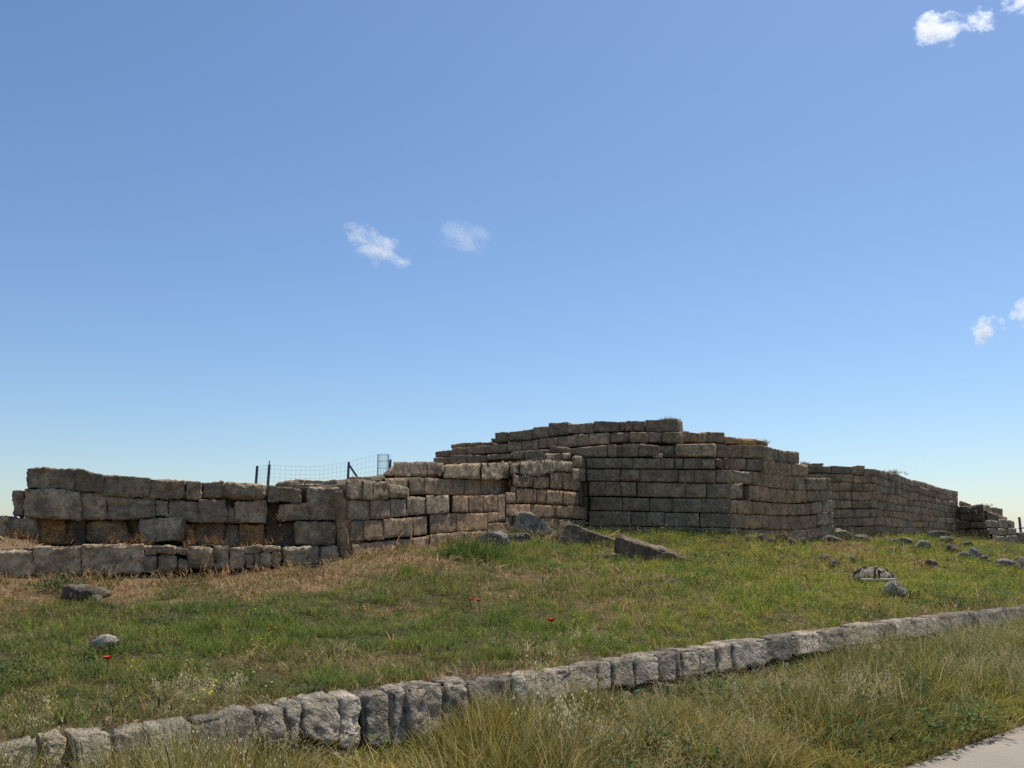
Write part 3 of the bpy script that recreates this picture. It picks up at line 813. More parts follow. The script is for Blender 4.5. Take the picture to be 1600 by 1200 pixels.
for a, b in zip(kj[:-1], kj[1:]):
    t0, t1 = np.interp([a, b], ktx, kty); b0, b1 = np.interp([a, b], kbx, kby)
    lean = rr.uniform(0, 6); far = float(np.interp(a, [640, 1000], [1, .5]))
    q = [(a, t0 + rr.uniform(0, 3)), (b, t1 + rr.uniform(0, 3)), (b + lean, b1 + rr.uniform(-4, 3)), (a + lean, b0 + rr.uniform(-4, 3))]
    block(F_K, q, off=rr.uniform(-.03, .03) + rr.uniform(-.05, .03) * (1 - far), tint=rr.choice(['std', 'std', 'grey', 'pale', 'grey', 'dark']), **{**KB, 'amp': .024 * far, 'gap': .006 + .03 * (1 - far), 'batter': .13 - .04 * (1 - far)})
x = -260
while x < 1700:                                   # smaller stones under them
    L = rr.uniform(28, 70) * np.interp(x, [0, 1600], [1.2, .5]); x1 = x + L
    b0, b1 = np.interp([x, x1], kbx, kby); hh = np.interp(x, [-260, 500, 1000, 1600], [110, 75, 45, 25])
    block(F_K, [(x, b0 + 4), (x1, b1 + 4), (x1, b1 + hh), (x, b0 + hh)], off=rr.uniform(.04, .13), tint=rr.choice(['std', 'dark', 'grey']), **{**KB, 'depth': .3, 'r': .05, 'batter': .02})
    x = x1

# ---------------- earth bank behind the left walls
pa, pb, pc = plan(60, 13.0), plan(525, 14.3), plan(790, 20.6)
bank = core('earth_bank', [pa - F_L1.n * 1.4 + np.array([.5, 0]), pb - F_L1.n * 1.4, pb + np.array([.1, 2.4]), pc - F_M.n * 2.2, pc + np.array([-1.2, 6.5]), pa + np.array([3.2, 11.0]), pa + np.array([1.4, 5.0])], 0.5, [2.2, 2.25, 2.35, 2.5, 2.5, 1.9, 2.0], None, MAT_GROUND)
tag(bank, kind='structure')

# ------------------------------------------------------------------ loose rocks
_ico = {}
def ico(sub):
    if sub in _ico: return _ico[sub]
    import bmesh
    bm = bmesh.new()
    bmesh.ops.create_icosphere(bm, subdivisions=sub, radius=1.0)
    V = np.array([v.co[:] for v in bm.verts]); Fc = [[v.index for v in f.verts] for f in bm.faces]
    bm.free()
    _ico[sub] = (V, Fc)
    return _ico[sub]

def rock_shape(seed, dims, sub=4, flat=0.0, cuts=9, amp=0.10):
    r = np.random.default_rng(seed)
    V, Fc = ico(sub)
    V = V.copy()
    for k in range(cuts):
        n = r.normal(size=3); n /= np.linalg.norm(n)
        d = r.uniform(0.52, 0.82)
        h = V @ n - d
        V = V - np.outer(np.maximum(h, 0) * 0.92, n)
    off = r.uniform(0, 60, 3)
    nn = V / np.maximum(np.linalg.norm(V, axis=1), 1e-6)[:, None]
    V = V + nn * (amp * 1.3 * fbm(V * 1.7 + off, 3, seed % 97) + amp * 0.9 * fbm(V * 5 + off, 4, seed % 89))[:, None]
    V = V / (np.abs(V).max(0))
    return V * np.asarray(dims) * 0.5, Fc

ROCK_FEET = []
def rock(x0, x1, y0, y1, label, seed, cat='rock', name='rock', mat=None, tint='std', deep=0.8, rot=None, amp=0.10, cuts=9, tilt=0.0, group='loose rocks on the meadow'):
    p = ground_hit((x0 + x1) / 2, y1 - 2)
    dist = p[1]
    wd = (x1 - x0) * dist / F_PX; hg = (y1 - y0) * dist / F_PX
    sink = 0.3 * hg
    ROCK_FEET.append((p[0], p[1], wd))
    V, Fc = rock_shape(seed, (wd, max(wd * deep, hg * .8), hg + sink), 4 if (x1 - x0) > 22 else 3, amp=amp, cuts=cuts)
    if tilt:
        c, s_ = math.cos(tilt), math.sin(tilt)
        V = np.stack([V[:, 0] * c - V[:, 2] * s_, V[:, 1], V[:, 0] * s_ + V[:, 2] * c], 1)
    me = mesh_from(name, V, Fc)
    o = link(name, me, mat or MAT_ROCK, None, Vector((p[0], p[1] + wd * deep * .3, p[2] + (hg - sink) * 0.5)))
    t = TINT[tint]
    o.color = (*t, 1)
    tag(o, label, cat, group)
    return o

def slab(q, Y, label, tint='std', ang=0.0, depth=.55, name='fallen_block', cat='fallen block', **kw):
    px = (q[0][0] + q[1][0]) / 2
    a = plan(px, Y); b = a + np.array([math.cos(ang), math.sin(ang)])
    o = block(Face(a, b), q, None, depth=depth, tint=tint, name=name, mat=MAT_ROCK, **{**dict(r=.04, amp=.03, chip=.05, seg=.06), **kw})
    tag(o, label, cat, 'fallen blocks below the bastion')
    return o

g = ground_hit
slab([(890, 818), (972, 846), (966, 862), (868, 856)], g(915, 855)[1], 'long pale fallen slab tilted in the grass, left one of two', 'warm', ang=.25, depth=.7, rise=.10)
slab([(978, 842), (1070, 870), (1064, 884), (974, 872)], g(1020, 880)[1], 'dark slanting fallen slab with brown top, right one of two', 'warm', ang=.25, depth=.6, rise=.14)
slab([(926, 865), (968, 864), (974, 881), (922, 881)], g(948, 879)[1], 'small flat stone half sunk in grass below the two slabs', 'warm', depth=.4, r=.06)
slab([(786, 834), (826, 833), (842, 853), (782, 854)], g(812, 852)[1], 'flat mossy stone below the big boulder by the wall', 'grey', depth=.6, r=.07)
rock(781, 864, 802, 844, 'big rounded grey boulder in front of the wall corner', 301, 'boulder', 'boulder', MAT_GREY, 'pale', .7, amp=.08)
rock(742, 796, 832, 858, 'dark rounded boulder beside the green tussock', 302, 'boulder', 'boulder', MAT_GREY, 'std', .8)
rock(752, 784, 811, 836, 'small upright pale rock left of the big boulder', 303, tint='warm')
rock(856, 890, 829, 849, 'small grey rock between the big boulder and left slab', 304, mat=MAT_GREY)
rock(925, 966, 824, 836, 'pale low stone at the foot of the bastion front', 305, tint='pale')
rock(1076, 1116, 831, 840, 'flat pale stone in grass under the bastion front', 306, tint='pale')
rock(1126, 1142, 832, 839, 'little white stone near the bastion corner', 321, tint='pale')
slab([(96, 915), (148, 921), (153, 938), (92, 936)], g(120, 944)[1], 'flat mossy block lying in dry grass by the left wall', 'grey', depth=.4, r=.05)
rock(95, 118, 922, 940, 'white stone leaning on the mossy block', 307, mat=MAT_GREY, tint='pale')
rock(138, 158, 933, 950, 'dark round stone at the right end of the mossy block', 308, mat=MAT_GREY, tint='dark')
rock(129, 180, 996, 1027, 'lone grey rock above the poppy on the left', 309, mat=MAT_GREY, tint='std', amp=.12, cuts=11)
# rubble along the bastion side
_rub = [(1166, 1184, 838, 846), (1184, 1199, 836, 848), (1198, 1216, 842, 854), (1214, 1234, 832, 852), (1232, 1246, 842, 856), (1246, 1262, 840, 854), (1262, 1278, 841, 853), (1276, 1292, 838, 853)]
_rubl = ['leftmost small rubble stone at the foot of the bastion side', 'second small rubble stone along the bastion side', 'third rubble stone along the bastion side, low and pale', 'tall upright reddish rubble stone against the bastion side',
         'fifth rubble stone along the bastion side, small', 'sixth rubble stone along the bastion side', 'seventh rubble stone along the bastion side, squat', 'eighth rubble stone, next to the dark boulder']
for k, (b, l) in enumerate(zip(_rub, _rubl)):
    rock(*b, l, 330 + k, tint='red' if k % 3 == 0 else 'warm', name='rubble_stone', cat='stone', group='rubble at the bastion foot')
rock(1288, 1320, 838, 857, 'dark boulder at the right foot of the bastion', 341, 'boulder', 'boulder', tint='dark')
rock(1302, 1334, 828, 849, 'pale boulder behind the dark one at the bastion end', 342, 'boulder', 'boulder', tint='std')
rock(1334, 1362, 836, 851, 'low flat rock below the start of the long wall', 343, tint='dark')
rock(1366, 1386, 829, 840, 'pale stone against the long wall near its bend', 344, tint='pale')
rock(1386, 1400, 827, 836, 'whitish stone near the foot of the long wall', 345, tint='pale')
rock(1452, 1492, 828, 846, 'large pale rock below the right end of the long wall', 346, tint='pale')
rock(1394, 1432, 842, 857, 'dark mossy rock mound below the long wall', 347, mat=MAT_GREY, tint='dark')
rock(1430, 1458, 846, 862, 'second dark mossy rock right of the mound', 348, mat=MAT_GREY, tint='dark')
rock(1470, 1494, 840, 852, 'flat stone below the large pale rock', 349, tint='std')
rock(1478, 1504, 852, 869, 'small brown rock left of the dark boulders', 350, tint='warm')
rock(1496, 1520, 864, 880, 'rounded dark boulder on the right slope', 351, 'boulder', 'boulder', MAT_GREY, 'dark')
rock(1514, 1538, 858, 880, 'boulder touching the rounded dark one on the right slope', 352, 'boulder', 'boulder', MAT_GREY, 'std')
rock(1536, 1552, 866, 884, 'rightmost of the three dark boulders on the slope', 353, 'boulder', 'boulder', MAT_GREY, 'dark')
rock(1556, 1594, 876, 892, 'low broken rock near the right edge of the picture', 354, mat=MAT_GREY, tint='std')
rock(1590, 1614, 872, 900, 'dark rock cut off by the right edge', 355, mat=MAT_GREY, tint='dark')
rock(1508, 1524, 848, 858, 'small stone up by the buttress foot', 356, tint='dark')
rock(1280, 1306, 869, 881, 'flat stone in the meadow left of the capped well', 357, tint='warm')
rock(1298, 1318, 876, 890, 'small pale stone beside the flat meadow stone', 358, tint='pale')
rock(1318, 1344, 866, 880, 'mossy stone uphill from the capped well', 359, mat=MAT_GREY, tint='dark')
rock(1386, 1402, 858, 868, 'small stone poking from the meadow below the mossy mound', 360, tint='dark')
rock(1448, 1466, 876, 890, 'reddish stone alone in the right meadow', 361, tint='red')
rock(1386, 1422, 911, 939, 'grey egg shaped boulder in front of the capped well', 362, 'boulder', 'boulder', MAT_GREY, 'pale', .8, amp=.06)
# low rubble at the far left, and tumbled stone outside the wall end
o = rock(1040, 1062, 904, 912, 'small white scrap lying in the meadow', 364, 'scrap', 'litter_scrap', MAT_PAPER, group=None)

# ------------------------------------------------------------------ capped well: rubble dome, board, two iron pegs
p = g(1376, 916)
sc_ = p[1] / F_PX
w = empty('capped_well', (p[0], p[1], p[2]), 'round rubble mound with a pale board and two iron pegs', 'well')
V, Fc = rock_shape(401, (74 * sc_, 60 * sc_, 52 * sc_), 4, cuts=0, amp=.05)
link('rubble_dome', mesh_from('rubble_dome', V, Fc), MAT_ROCK, w, Vector((0, .35, .02)))
rq = np.random.default_rng(4)
for k in range(34):                                 # stones set in the dome
    a = rq.uniform(0, 2 * math.pi); e = rq.uniform(.05, 1.35)
    d = np.array([math.cos(a) * math.cos(e) * 37 * sc_, math.sin(a) * math.cos(e) * 30 * sc_, math.sin(e) * 26 * sc_])
    V, Fc = rock_shape(420 + k, rq.uniform(.04, .09, 3), 2, cuts=5, amp=.1)
    so = link('set_stone', mesh_from('set_stone', V, Fc), MAT_ROCK, w, Vector(d) + Vector((0, .35, .02)))
    t_ = rq.uniform(.8, 1.15); so.color = (t_, t_, t_, 1)
def bar_mesh(name, a, b, r, mat, parent, n=6):
    a, b = Vector(a), Vector(b)
    d = (b - a); q = d.to_track_quat('Z', 'Y')
    V, Fc = [], []
    for i, c in enumerate((a, b)):
        for k in range(n):
            V.append(c + q @ Vector((math.cos(2 * math.pi * k / n) * r, math.sin(2 * math.pi * k / n) * r, 0)))
    for k in range(n):
        Fc.append((k, (k + 1) % n, n + (k + 1) % n, n + k))
    Fc += [tuple(range(n))[::-1], tuple(range(n, 2 * n))]
    me = mesh_from(name, V, Fc, smooth=False)
    return link(name, me, mat, parent)
def box_verts(c, d):
    c = np.array(c); d = np.array(d) / 2
    V = [c + d * np.array([sx, sy, sz]) for sx in (-1, 1) for sy in (-1, 1) for sz in (-1, 1)]
    Fc = [(0, 1, 3, 2), (4, 6, 7, 5), (0, 4, 5, 1), (2, 3, 7, 6), (0, 2, 6, 4), (1, 5, 7, 3)]
    return V, Fc
V, Fc = box_verts((-.06, -.08, .13), (52 * sc_, .16, .035))
link('board', mesh_from('board', V, Fc, False), MAT_WOOD, w)
for dx in (-.13, -.05):
    bar_mesh('iron_peg', (dx, -.07, -.05), (dx + .01, -.06, .32), .025, MAT_RUST, w)

# ------------------------------------------------------------------ fences
w = empty('wire_fence', (*plan(500, 19.5), 2.2), 'wire mesh fence on dark posts showing above the left wall', 'fence')
wl = Vector(w.location)
def fp(px, py, Y): return Vector(at_depth(px, py, Y)) - wl
for px, py, Y in ((402, 728, 18.6), (421, 726, 18.0), (545, 722, 19.2), (610, 718, 20.0)):
    t = fp(px, py, Y); bar_mesh('post', (t.x - .02, t.y, -.05), t, .03, MAT_STEEL, w)
t = fp(421, 720, 18.0); bar_mesh('post_cap_wire', (t.x, t.y, t.z - .12), t, .012, MAT_WIRE, w)
t = fp(546, 727, 19.2); b_ = fp(565, 756, 19.5); bar_mesh('brace', t, b_, .024, MAT_STEEL, w)
def wires(name, pts_top, zlow, step, rad, rows):
    V, Fc = [], []
    def seg(a, b):
        d = (b - a).normalized(); n1 = d.orthogonal().normalized() * rad; n2 = d.cross(n1)
        i = len(V)
        for c in (a, b):
            for q in (n1, n2, -n1, -n2): V.append(c + q)
        for k in range(4): Fc.append((i + k, i + (k + 1) % 4, i + 4 + (k + 1) % 4, i + 4 + k))
    P = []
    for a, b in zip(pts_top[:-1], pts_top[1:]):
        n = max(2, int((b - a).length / step))
        P += [a.lerp(b, k / n) for k in range(n)]
    P.append(pts_top[-1])
    for q in P: seg(q, Vector((q.x, q.y, zlow)))
    for r_ in range(rows):
        f = r_ / rows
        for a, b in zip(P[:-1], P[1:]):
            seg(Vector((a.x, a.y, a.z + (zlow - a.z) * f)), Vector((b.x, b.y, b.z + (zlow - b.z) * f)))
    me = mesh_from(name, V, Fc, False)
    return link(name, me, MAT_WIRE, w)
wires('wire_mesh', [fp(402, 729, 18.6), fp(421, 726, 18.0), fp(455, 729, 18.2), fp(500, 729, 18.6), fp(545, 721, 19.2), fp(590, 711, 19.8), fp(612, 710, 20.0)], 0.0, .11, .0017, 10)
c0, c1 = fp(590, 711, 19.6), fp(608, 710, 19.6)
cc = (c0 + c1) / 2; R = (c1 - c0).length / 2
wires('mesh_roll', [Vector((cc.x + R * math.cos(a), cc.y + R * math.sin(a), cc.z)) for a in np.linspace(0, 2 * math.pi, 11)], 0.0, .09, .0036, 8)

w = empty('far_fence', (*plan(1594, 44.5), 0.9), 'thin dark fence post and rail at the right edge beyond the buttress', 'fence')
wl = Vector(w.location)
t = fp(1592.5, 808, 44.5); bar_mesh('post', (t.x, t.y, -.1), t, .07, MAT_STEEL, w)
bar_mesh('rail', fp(1592, 826, 44.5), fp(1640, 818, 47), .035, MAT_STEEL, w)
o = block(Face(plan(1588, 43.6), plan(1640, 43.6)), [(1590, 832), (1640, 830), (1640, 862), (1590, 860)], None, depth=1.0, tint='dark', name='squared_block', mat=MAT_STONE)
tag(o, 'dark squared stone block right of the buttress at the right edge', 'stone block')

# ------------------------------------------------------------------ poppies
def poppy(px, py, size, label, seed):
    r = random.Random(seed)
    dist = g(px, py + 14)[1]
    head = at_depth(px, py, dist - .05)
    base_z = float(ground_z(head[0], head[1])[0])
    w = empty('poppy', (head[0], head[1], base_z), label, 'flower', 'red poppies in the grass')
    h = max(head[2] - base_z, .12)
    bar_mesh('stem', (0.02, 0, -.02), (0, 0, h), .004, MAT_STEM, w)
    R = size * dist / F_PX / 2
    for k in range(4):
        a0 = k * math.pi / 2 + r.uniform(-.2, .2)
        V = [(0, 0, h)]; n = 7
        for ring in (0.55, 1.0):
            for j in range(n):
                a = a0 + (j / (n - 1) - .5) * 1.75
                rad = R * ring * (1 - .18 * abs(j / (n - 1) - .5) * 2) * r.uniform(.93, 1.05)
                V.append((math.cos(a) * rad, math.sin(a) * rad * .9, h + R * (.75 * ring ** 2 + .1 * r.uniform(-1, 1))))
        Fc = [(0, 1 + j, 2 + j) for j in range(n - 1)] + [(1 + j, 1 + n + j, 2 + n + j, 2 + j) for j in range(n - 1)]
        link('petal', mesh_from('petal', V, Fc), MAT_PETAL, w)
    V, Fc = ico(2)
    link('centre', mesh_from('centre', V * R * .22, Fc), MAT_PCENTRE, w, Vector((0, 0, h + R * .15)))
poppy(167, 1042, 14, 'orange red poppy below the lone grey rock on the left', 1)
poppy(734.5, 939, 10, 'left one of a pair of red poppies in mid meadow', 2)
poppy(748, 940.5, 9, 'right one of a pair of red poppies in mid meadow', 3)
poppy(862, 975, 14, 'dark red poppy among wild oats near the middle', 4)

# ------------------------------------------------------------------ plant prototypes
def tuft(blades):
    """blades: list of dicts -> verts, faces, colours"""
    V, Fc, Cc = [], [], []
    for b in blades:
        x, y = b['p']; a = b['a']; h = b['h']; wd = b['w']; ln = b['lean']; sg = b.get('seg', 3)
        dx, dy = math.cos(a), math.sin(a)
        sx, sy = -math.sin(a + b.get('twist', 0)), math.cos(a + b.get('twist', 0))
        i = len(V)
        for k in range(sg + 1):
            f = k / sg
            out = ln * h * (0.35 * f + 0.65 * f * f)
            z = h * f * math.sqrt(max(0.05, 1 - (ln * f) ** 2 * 0.55))
            ww = wd * (1 - f) ** 0.7 * 0.5
            cx_, cy_ = x + dx * out, y + dy * out
            if k < sg:
                V.append((cx_ + sx * ww, cy_ + sy * ww, z)); V.append((cx_ - sx * ww, cy_ - sy * ww, z))
                Cc += [b['c']] * 2
            else:
                V.append((cx_, cy_, z)); Cc.append(b.get('tip', b['c']))
        for k in range(sg - 1):
            Fc.append((i + 2 * k, i + 2 * k + 1, i + 2 * k + 3, i + 2 * k + 2))
        k = sg - 1
        Fc.append((i + 2 * k, i + 2 * k + 1, i + 2 * sg))
    return V, Fc, Cc

def leafquad(V, Fc, Cc, c, d, up, L, W, col):
    c, d, up = Vector(c), Vector(d).normalized(), Vector(up)
    s_ = d.cross(up)
    s_ = s_.normalized() if s_.length > 1e-4 else Vector((1, 0, 0))
    i = len(V)
    for q in (c, c + d * L * .5 + s_ * W * .5, c + d * L, c + d * L * .5 - s_ * W * .5):
        V.append(tuple(q)); Cc.append(col)
    Fc.append((i, i + 1, i + 2, i + 3))

def proto_obj(name, V, Fc, Cc, coll, mat=None):
    me = bpy.data.meshes.new(name)
    me.from_pydata(V, [], Fc)
    ca = me.color_attributes.new('Col', 'FLOAT_COLOR', 'POINT')
    ca.data.foreach_set('color', np.array([(*c, 1) for c in Cc], dtype=np.float32).ravel())
    me.materials.append(mat or MAT_LEAF)
    o = bpy.data.objects.new(name, me)
    coll.objects.link(o)
    return o

def vary(c, r, v=0.25, hue=0.12):
    k = 1 + r.uniform(-v, v); q = r.uniform(-hue, hue)
    return (c[0] * k * (1 + q), c[1] * k, c[2] * k * (1 - q))

def make_grass(name, n_var, count, hmin, hmax, wd, spread, lean, cols, seed, seg=3):
    coll = bpy.data.collections.new(name)
    for v in range(n_var):
        r = random.Random(seed * 100 + v)
        bl = []
        for k in range(count):
            rad = spread * math.sqrt(r.random()); an = r.uniform(0, 2 * math.pi)
            a = an + r.uniform(-1.2, 1.2)
            c = vary(r.choice(cols), r)
            bl.append(dict(p=(rad * math.cos(an), rad * math.sin(an)), a=a, h=r.uniform(hmin, hmax), w=wd * r.uniform(.6, 1.3), lean=r.uniform(lean * .3, lean), c=c, twist=r.uniform(-.9, .9), seg=seg,
                           tip=tuple(min(1, q * 1.35) for q in c)))
        proto_obj('grass_clump', *tuft(bl), coll)
    return coll

def make_oats(name, n_var, seed, stems=4, h=(.5, .85)):
    coll = bpy.data.collections.new(name)
    for v in range(n_var):
        r = random.Random(seed * 100 + v)
        V, Fc, Cc = [], [], []
        for s_ in range(stems):
            x, y = r.uniform(-.09, .09), r.uniform(-.09, .09); a = r.uniform(0, 6.28); H = r.uniform(*h); ln = r.uniform(.12, .4)
            col = vary((.40, .34, .19), r, .15)
            v1, f1, c1_ = tuft([dict(p=(x, y), a=a, h=H, w=.0045, lean=ln, c=col, seg=4)])
            i = len(V); V += v1; Fc += [tuple(q + i for q in f) for f in f1]; Cc += c1_
            v1, f1, c1_ = tuft([dict(p=(x + r.uniform(-.02, .02), y), a=r.uniform(0, 6.28), h=H * r.uniform(.3, .6), w=.008, lean=.7, c=vary((.24, .23, .09), r), seg=3) for _ in range(3)])
            i = len(V); V += v1; Fc += [tuple(q + i for q in f) for f in f1]; Cc += c1_
            for k in range(r.randint(6, 12)):
                f = r.uniform(.62, 1.0)
                out = ln * H * (0.35 * f + 0.65 * f * f); z = H * f * math.sqrt(max(.05, 1 - (ln * f) ** 2 * .55))
                b = r.uniform(0, 6.28); rad = r.uniform(.012, .05)
                c = (x + math.cos(a) * out + math.cos(b) * rad, y + math.sin(a) * out + math.sin(b) * rad, z - r.uniform(0, .03))
                leafquad(V, Fc, Cc, c, (math.cos(b) * .5, math.sin(b) * .5, -1), (r.uniform(-1, 1), r.uniform(-1, 1), .2), r.uniform(.024, .038), r.uniform(.007, .012), vary((.72, .60, .36), r, .2, .05))
        proto_obj('oat_clump', V, Fc, Cc, coll)
    return coll

def make_herb(name, n_var, seed, leaf, flower=None, nleaf=40, h=.14, spread=.10, nfl=6, fsize=.016, lsize=.035):
    coll = bpy.data.collections.new(name)
    for v in range(n_var):
        r = random.Random(seed * 100 + v)
        V, Fc, Cc = [], [], []
        for k in range(nleaf):
            an = r.uniform(0, 6.28); rad = spread * math.sqrt(r.random())
            c = (rad * math.cos(an), rad * math.sin(an), h * r.random() ** .7)
            d = (math.cos(an) + r.uniform(-.8, .8), math.sin(an) + r.uniform(-.8, .8), r.uniform(-.1, .9))
            leafquad(V, Fc, Cc, c, d, (r.uniform(-.5, .5), r.uniform(-.5, .5), 1), lsize * r.uniform(.6, 1.4), lsize * r.uniform(.3, .55), vary(leaf, r))
        if flower:
            for k in range(nfl):
                an = r.uniform(0, 6.28); rad = spread * math.sqrt(r.random()); H = h * r.uniform(.95, 1.6)
                x, y = rad * math.cos(an), rad * math.sin(an)
                v1, f1, c1_ = tuft([dict(p=(x, y), a=an, h=H, w=.004, lean=.1, c=vary(leaf, r), seg=2)])
                i = len(V); V += v1; Fc += [tuple(q + i for q in f) for f in f1]; Cc += c1_
                for b in range(3):
                    a = b * 1.05
                    leafquad(V, Fc, Cc, (x - math.cos(a) * fsize, y - math.sin(a) * fsize, H), (math.cos(a), math.sin(a), r.uniform(-.3, .3)), (0, 0, 1), fsize * 2, fsize * 1.1, vary(flower, r, .12, .03))
        proto_obj('herb_clump', V, Fc, Cc, coll)
    return coll

GREEN = [(.125, .175, .036), (.10, .15, .03), (.175, .20, .048), (.23, .215, .066)]
OLIVE = [(.18, .182, .05), (.23, .20, .072), (.145, .165, .042), (.34, .275, .125)]
STRAW = [(.42, .295, .155), (.32, .21, .105), (.54, .41, .23), (.22, .14, .07)]
VERGEC = [(.17, .175, .05), (.22, .198, .066), (.28, .235, .09), (.125, .15, .038), (.44, .36, .175)]
P_GREEN = make_grass('proto_green', 5, 26, .07, .20, .009, .09, .8, GREEN, 1)
P_OLIVE = make_grass('proto_olive', 5, 26, .05, .15, .009, .10, .95, OLIVE, 2)
P_STRAW = make_grass('proto_straw', 5, 24, .02, .09, .008, .12, 1.25, STRAW, 3, 2)
P_TALL = make_grass('proto_tall', 6, 20, .16, .52, .0095, .11, .8, VERGEC, 4, 4)
P_STALK = make_grass('proto_stalk', 5, 7, .40, .80, .0065, .12, .45, [(.55, .45, .24), (.46, .37, .19), (.62, .53, .32)], 14, 4)
P_LOW = make_grass('proto_low', 4, 26, .08, .22, .008, .09, .8, VERGEC, 5)
P_OATS = make_oats('proto_oats', 6, 6)
P_OATS_S = make_oats('proto_oats_short', 4, 16, 4, (.28, .48))
P_HERB = make_herb('proto_herb', 4, 7, (.09, .135, .036), None, 46, .12)
P_DHERB = make_herb('proto_dark_herb', 4, 8, (.06, .095, .03), None, 60, .13, .13)
P_YEL = make_herb('proto_yellow', 4, 9, (.10, .125, .03), (.62, .52, .04), 22, .15, .12, 7, .012)
P_WHITE = make_herb('proto_white', 3, 10, (.09, .11, .03), (.70, .66, .50), 16, .13, .12, 4, .009)
P_DRYW = make_herb('proto_dry_weed', 4, 12, (.20, .125, .07), None, 50, .22, .12, lsize=.03)

# ------------------------------------------------------------------ scatter by geometry nodes
def scatter_group(coll):
    ng = bpy.data.node_groups.new('scatter', 'GeometryNodeTree')
    ng.interface.new_socket('Geometry', in_out='INPUT', socket_type='NodeSocketGeometry')
    ng.interface.new_socket('Geometry', in_out='OUTPUT', socket_type='NodeSocketGeometry')
    gi = ng.nodes.new('NodeGroupInput'); go = ng.nodes.new('NodeGroupOutput')
    ci = ng.nodes.new('GeometryNodeCollectionInfo')
    ci.inputs['Collection'].default_value = coll
    ci.inputs['Separate Children'].default_value = True
    ci.inputs['Reset Children'].default_value = True
    iop = ng.nodes.new('GeometryNodeInstanceOnPoints')
    iop.inputs['Pick Instance'].default_value = True
    def attr(n, t):
        a = ng.nodes.new('GeometryNodeInputNamedAttribute'); a.data_type = t
        a.inputs['Name'].default_value = n
        return a.outputs['Attribute']
    ng.links.new(gi.outputs[0], iop.inputs['Points'])
    ng.links.new(ci.outputs[0], iop.inputs['Instance'])
    ng.links.new(attr('pick', 'INT'), iop.inputs['Instance Index'])
    ng.links.new(attr('rot', 'FLOAT_VECTOR'), iop.inputs['Rotation'])
    ng.links.new(attr('scl', 'FLOAT_VECTOR'), iop.inputs['Scale'])
    ng.links.new(iop.outputs[0], go.inputs[0])
    return ng

def scatter(name, coll, P, scale, tint, label, cat, seed=0, tiltamt=.15):
    r = np.random.default_rng(seed + 1000)
    n = len(P)
    if n == 0: return None
    me = bpy.data.meshes.new(name)
    me.vertices.add(n)
    me.vertices.foreach_set('co', np.asarray(P, np.float32).ravel())
    a = me.attributes.new('pick', 'INT', 'POINT'); a.data.foreach_set('value', r.integers(0, len(coll.objects), n).astype(np.int32))
    rot = np.stack([r.normal(0, tiltamt, n), r.normal(0, tiltamt, n), r.uniform(0, 6.283, n)], 1)
    a = me.attributes.new('rot', 'FLOAT_VECTOR', 'POINT'); a.data.foreach_set('vector', rot.astype(np.float32).ravel())
    scale = np.asarray(scale, float)
    if scale.ndim == 1: scale = np.stack([scale] * 3, 1)
    a = me.attributes.new('scl', 'FLOAT_VECTOR', 'POINT'); a.data.foreach_set('vector', scale.astype(np.float32).ravel())
    a = me.attributes.new('tint', 'FLOAT_COLOR', 'POINT'); a.data.foreach_set('color', np.concatenate([tint, np.ones((n, 1))], 1).astype(np.float32).ravel())
    o = link(name, me, None)
    md = o.modifiers.new('scatter', 'NODES'); md.node_group = scatter_group(coll)
    tag(o, label, cat, kind='stuff')
    return o

WX = [-500, 0, 525, 545, 797, 912, 1142, 1303, 1304, 1372, 1498, 1550, 1590, 1592, 1800]
WY = [11.2, 12.1, 13.7, 13.9, 20.5, 24.9, 23.9, 28.9, 33.1, 33.5, 41.0, 39.7, 42.8, 60, 60]
def sample_slope(n, smax=42, tmax=34, seed=0, ref=8.0, power=1.25):
    r = np.random.default_rng(seed)
    s = r.uniform(-9, smax, n); t = r.uniform(0.13, tmax, n)
    x, y = xy(s, t)
    y_ok = y > 2
    z = slope_z(x, y)
    P = np.stack([x, y, z], 1)
    px, py = project(P)
    keep = y_ok & (px > -140) & (px < 1740) & (y < np.interp(px, WX, WY) - .04) & (r.random(n) < np.minimum(1, (ref / np.maximum(y, 1)) ** power))
    return P[keep], px[keep], py[keep], t[keep]

def grow(y):                                   # clumps far off are drawn a little larger, fewer
    return np.clip(y / 11.0, .85, 1.7)

rs = np.random.default_rng(55)
P, px, py, t = sample_slope(150000, seed=3)
dry = dryness(P)
nz = fbm2(P[:, 0], P[:, 1], .55, 4, 61); nz2 = fbm2(P[:, 0], P[:, 1], 2.4, 3, 63)
lush = np.clip(.55 * np.exp(-((px - 480) / 420) ** 2 - ((py - 995) / 40) ** 2) + .5 * nz + .35 * nz2 + .25, 0, 1)
lush = np.maximum(lush, .9 * np.exp(-((px - 900) / 160) ** 2 - ((py - 990) / 45) ** 2) * (1 + nz))
u = rs.random(len(P))
is_dry = u < dry * .86
bare = rs.random(len(P)) < dry * .22
green = (~is_dry) & (rs.random(len(P)) < lush)
olive = (~is_dry) & (~green)
def tints(n, lo, hi, seed):
    r = np.random.default_rng(seed)
    k = r.uniform(0, 1, (n, 1))
    return (np.array(lo) * (1 - k) + np.array(hi) * k) * r.uniform(.85, 1.15, (n, 1))
hs = np.clip(.75 + .6 * nz2, .4, 1.35)
def sc3(m, k=1.0):
    g_ = grow(P[m][:, 1]); 
    return np.stack([g_, g_, .85 * g_ * hs[m] * k], 1)
yellower = 1 + sstep(700, 1250, px)[:, None] * np.array([.42, .36, .02])  # lusher, yellower grass colour towards the right
scatter('green_grass', P_GREEN, P[green], sc3(green), tints(green.sum(), (1.05, 1.18, 1.0), (1.5, 1.36, 1.12), 1) * yellower[green], 'lush green grass in the middle of the meadow', 'grass', 1)
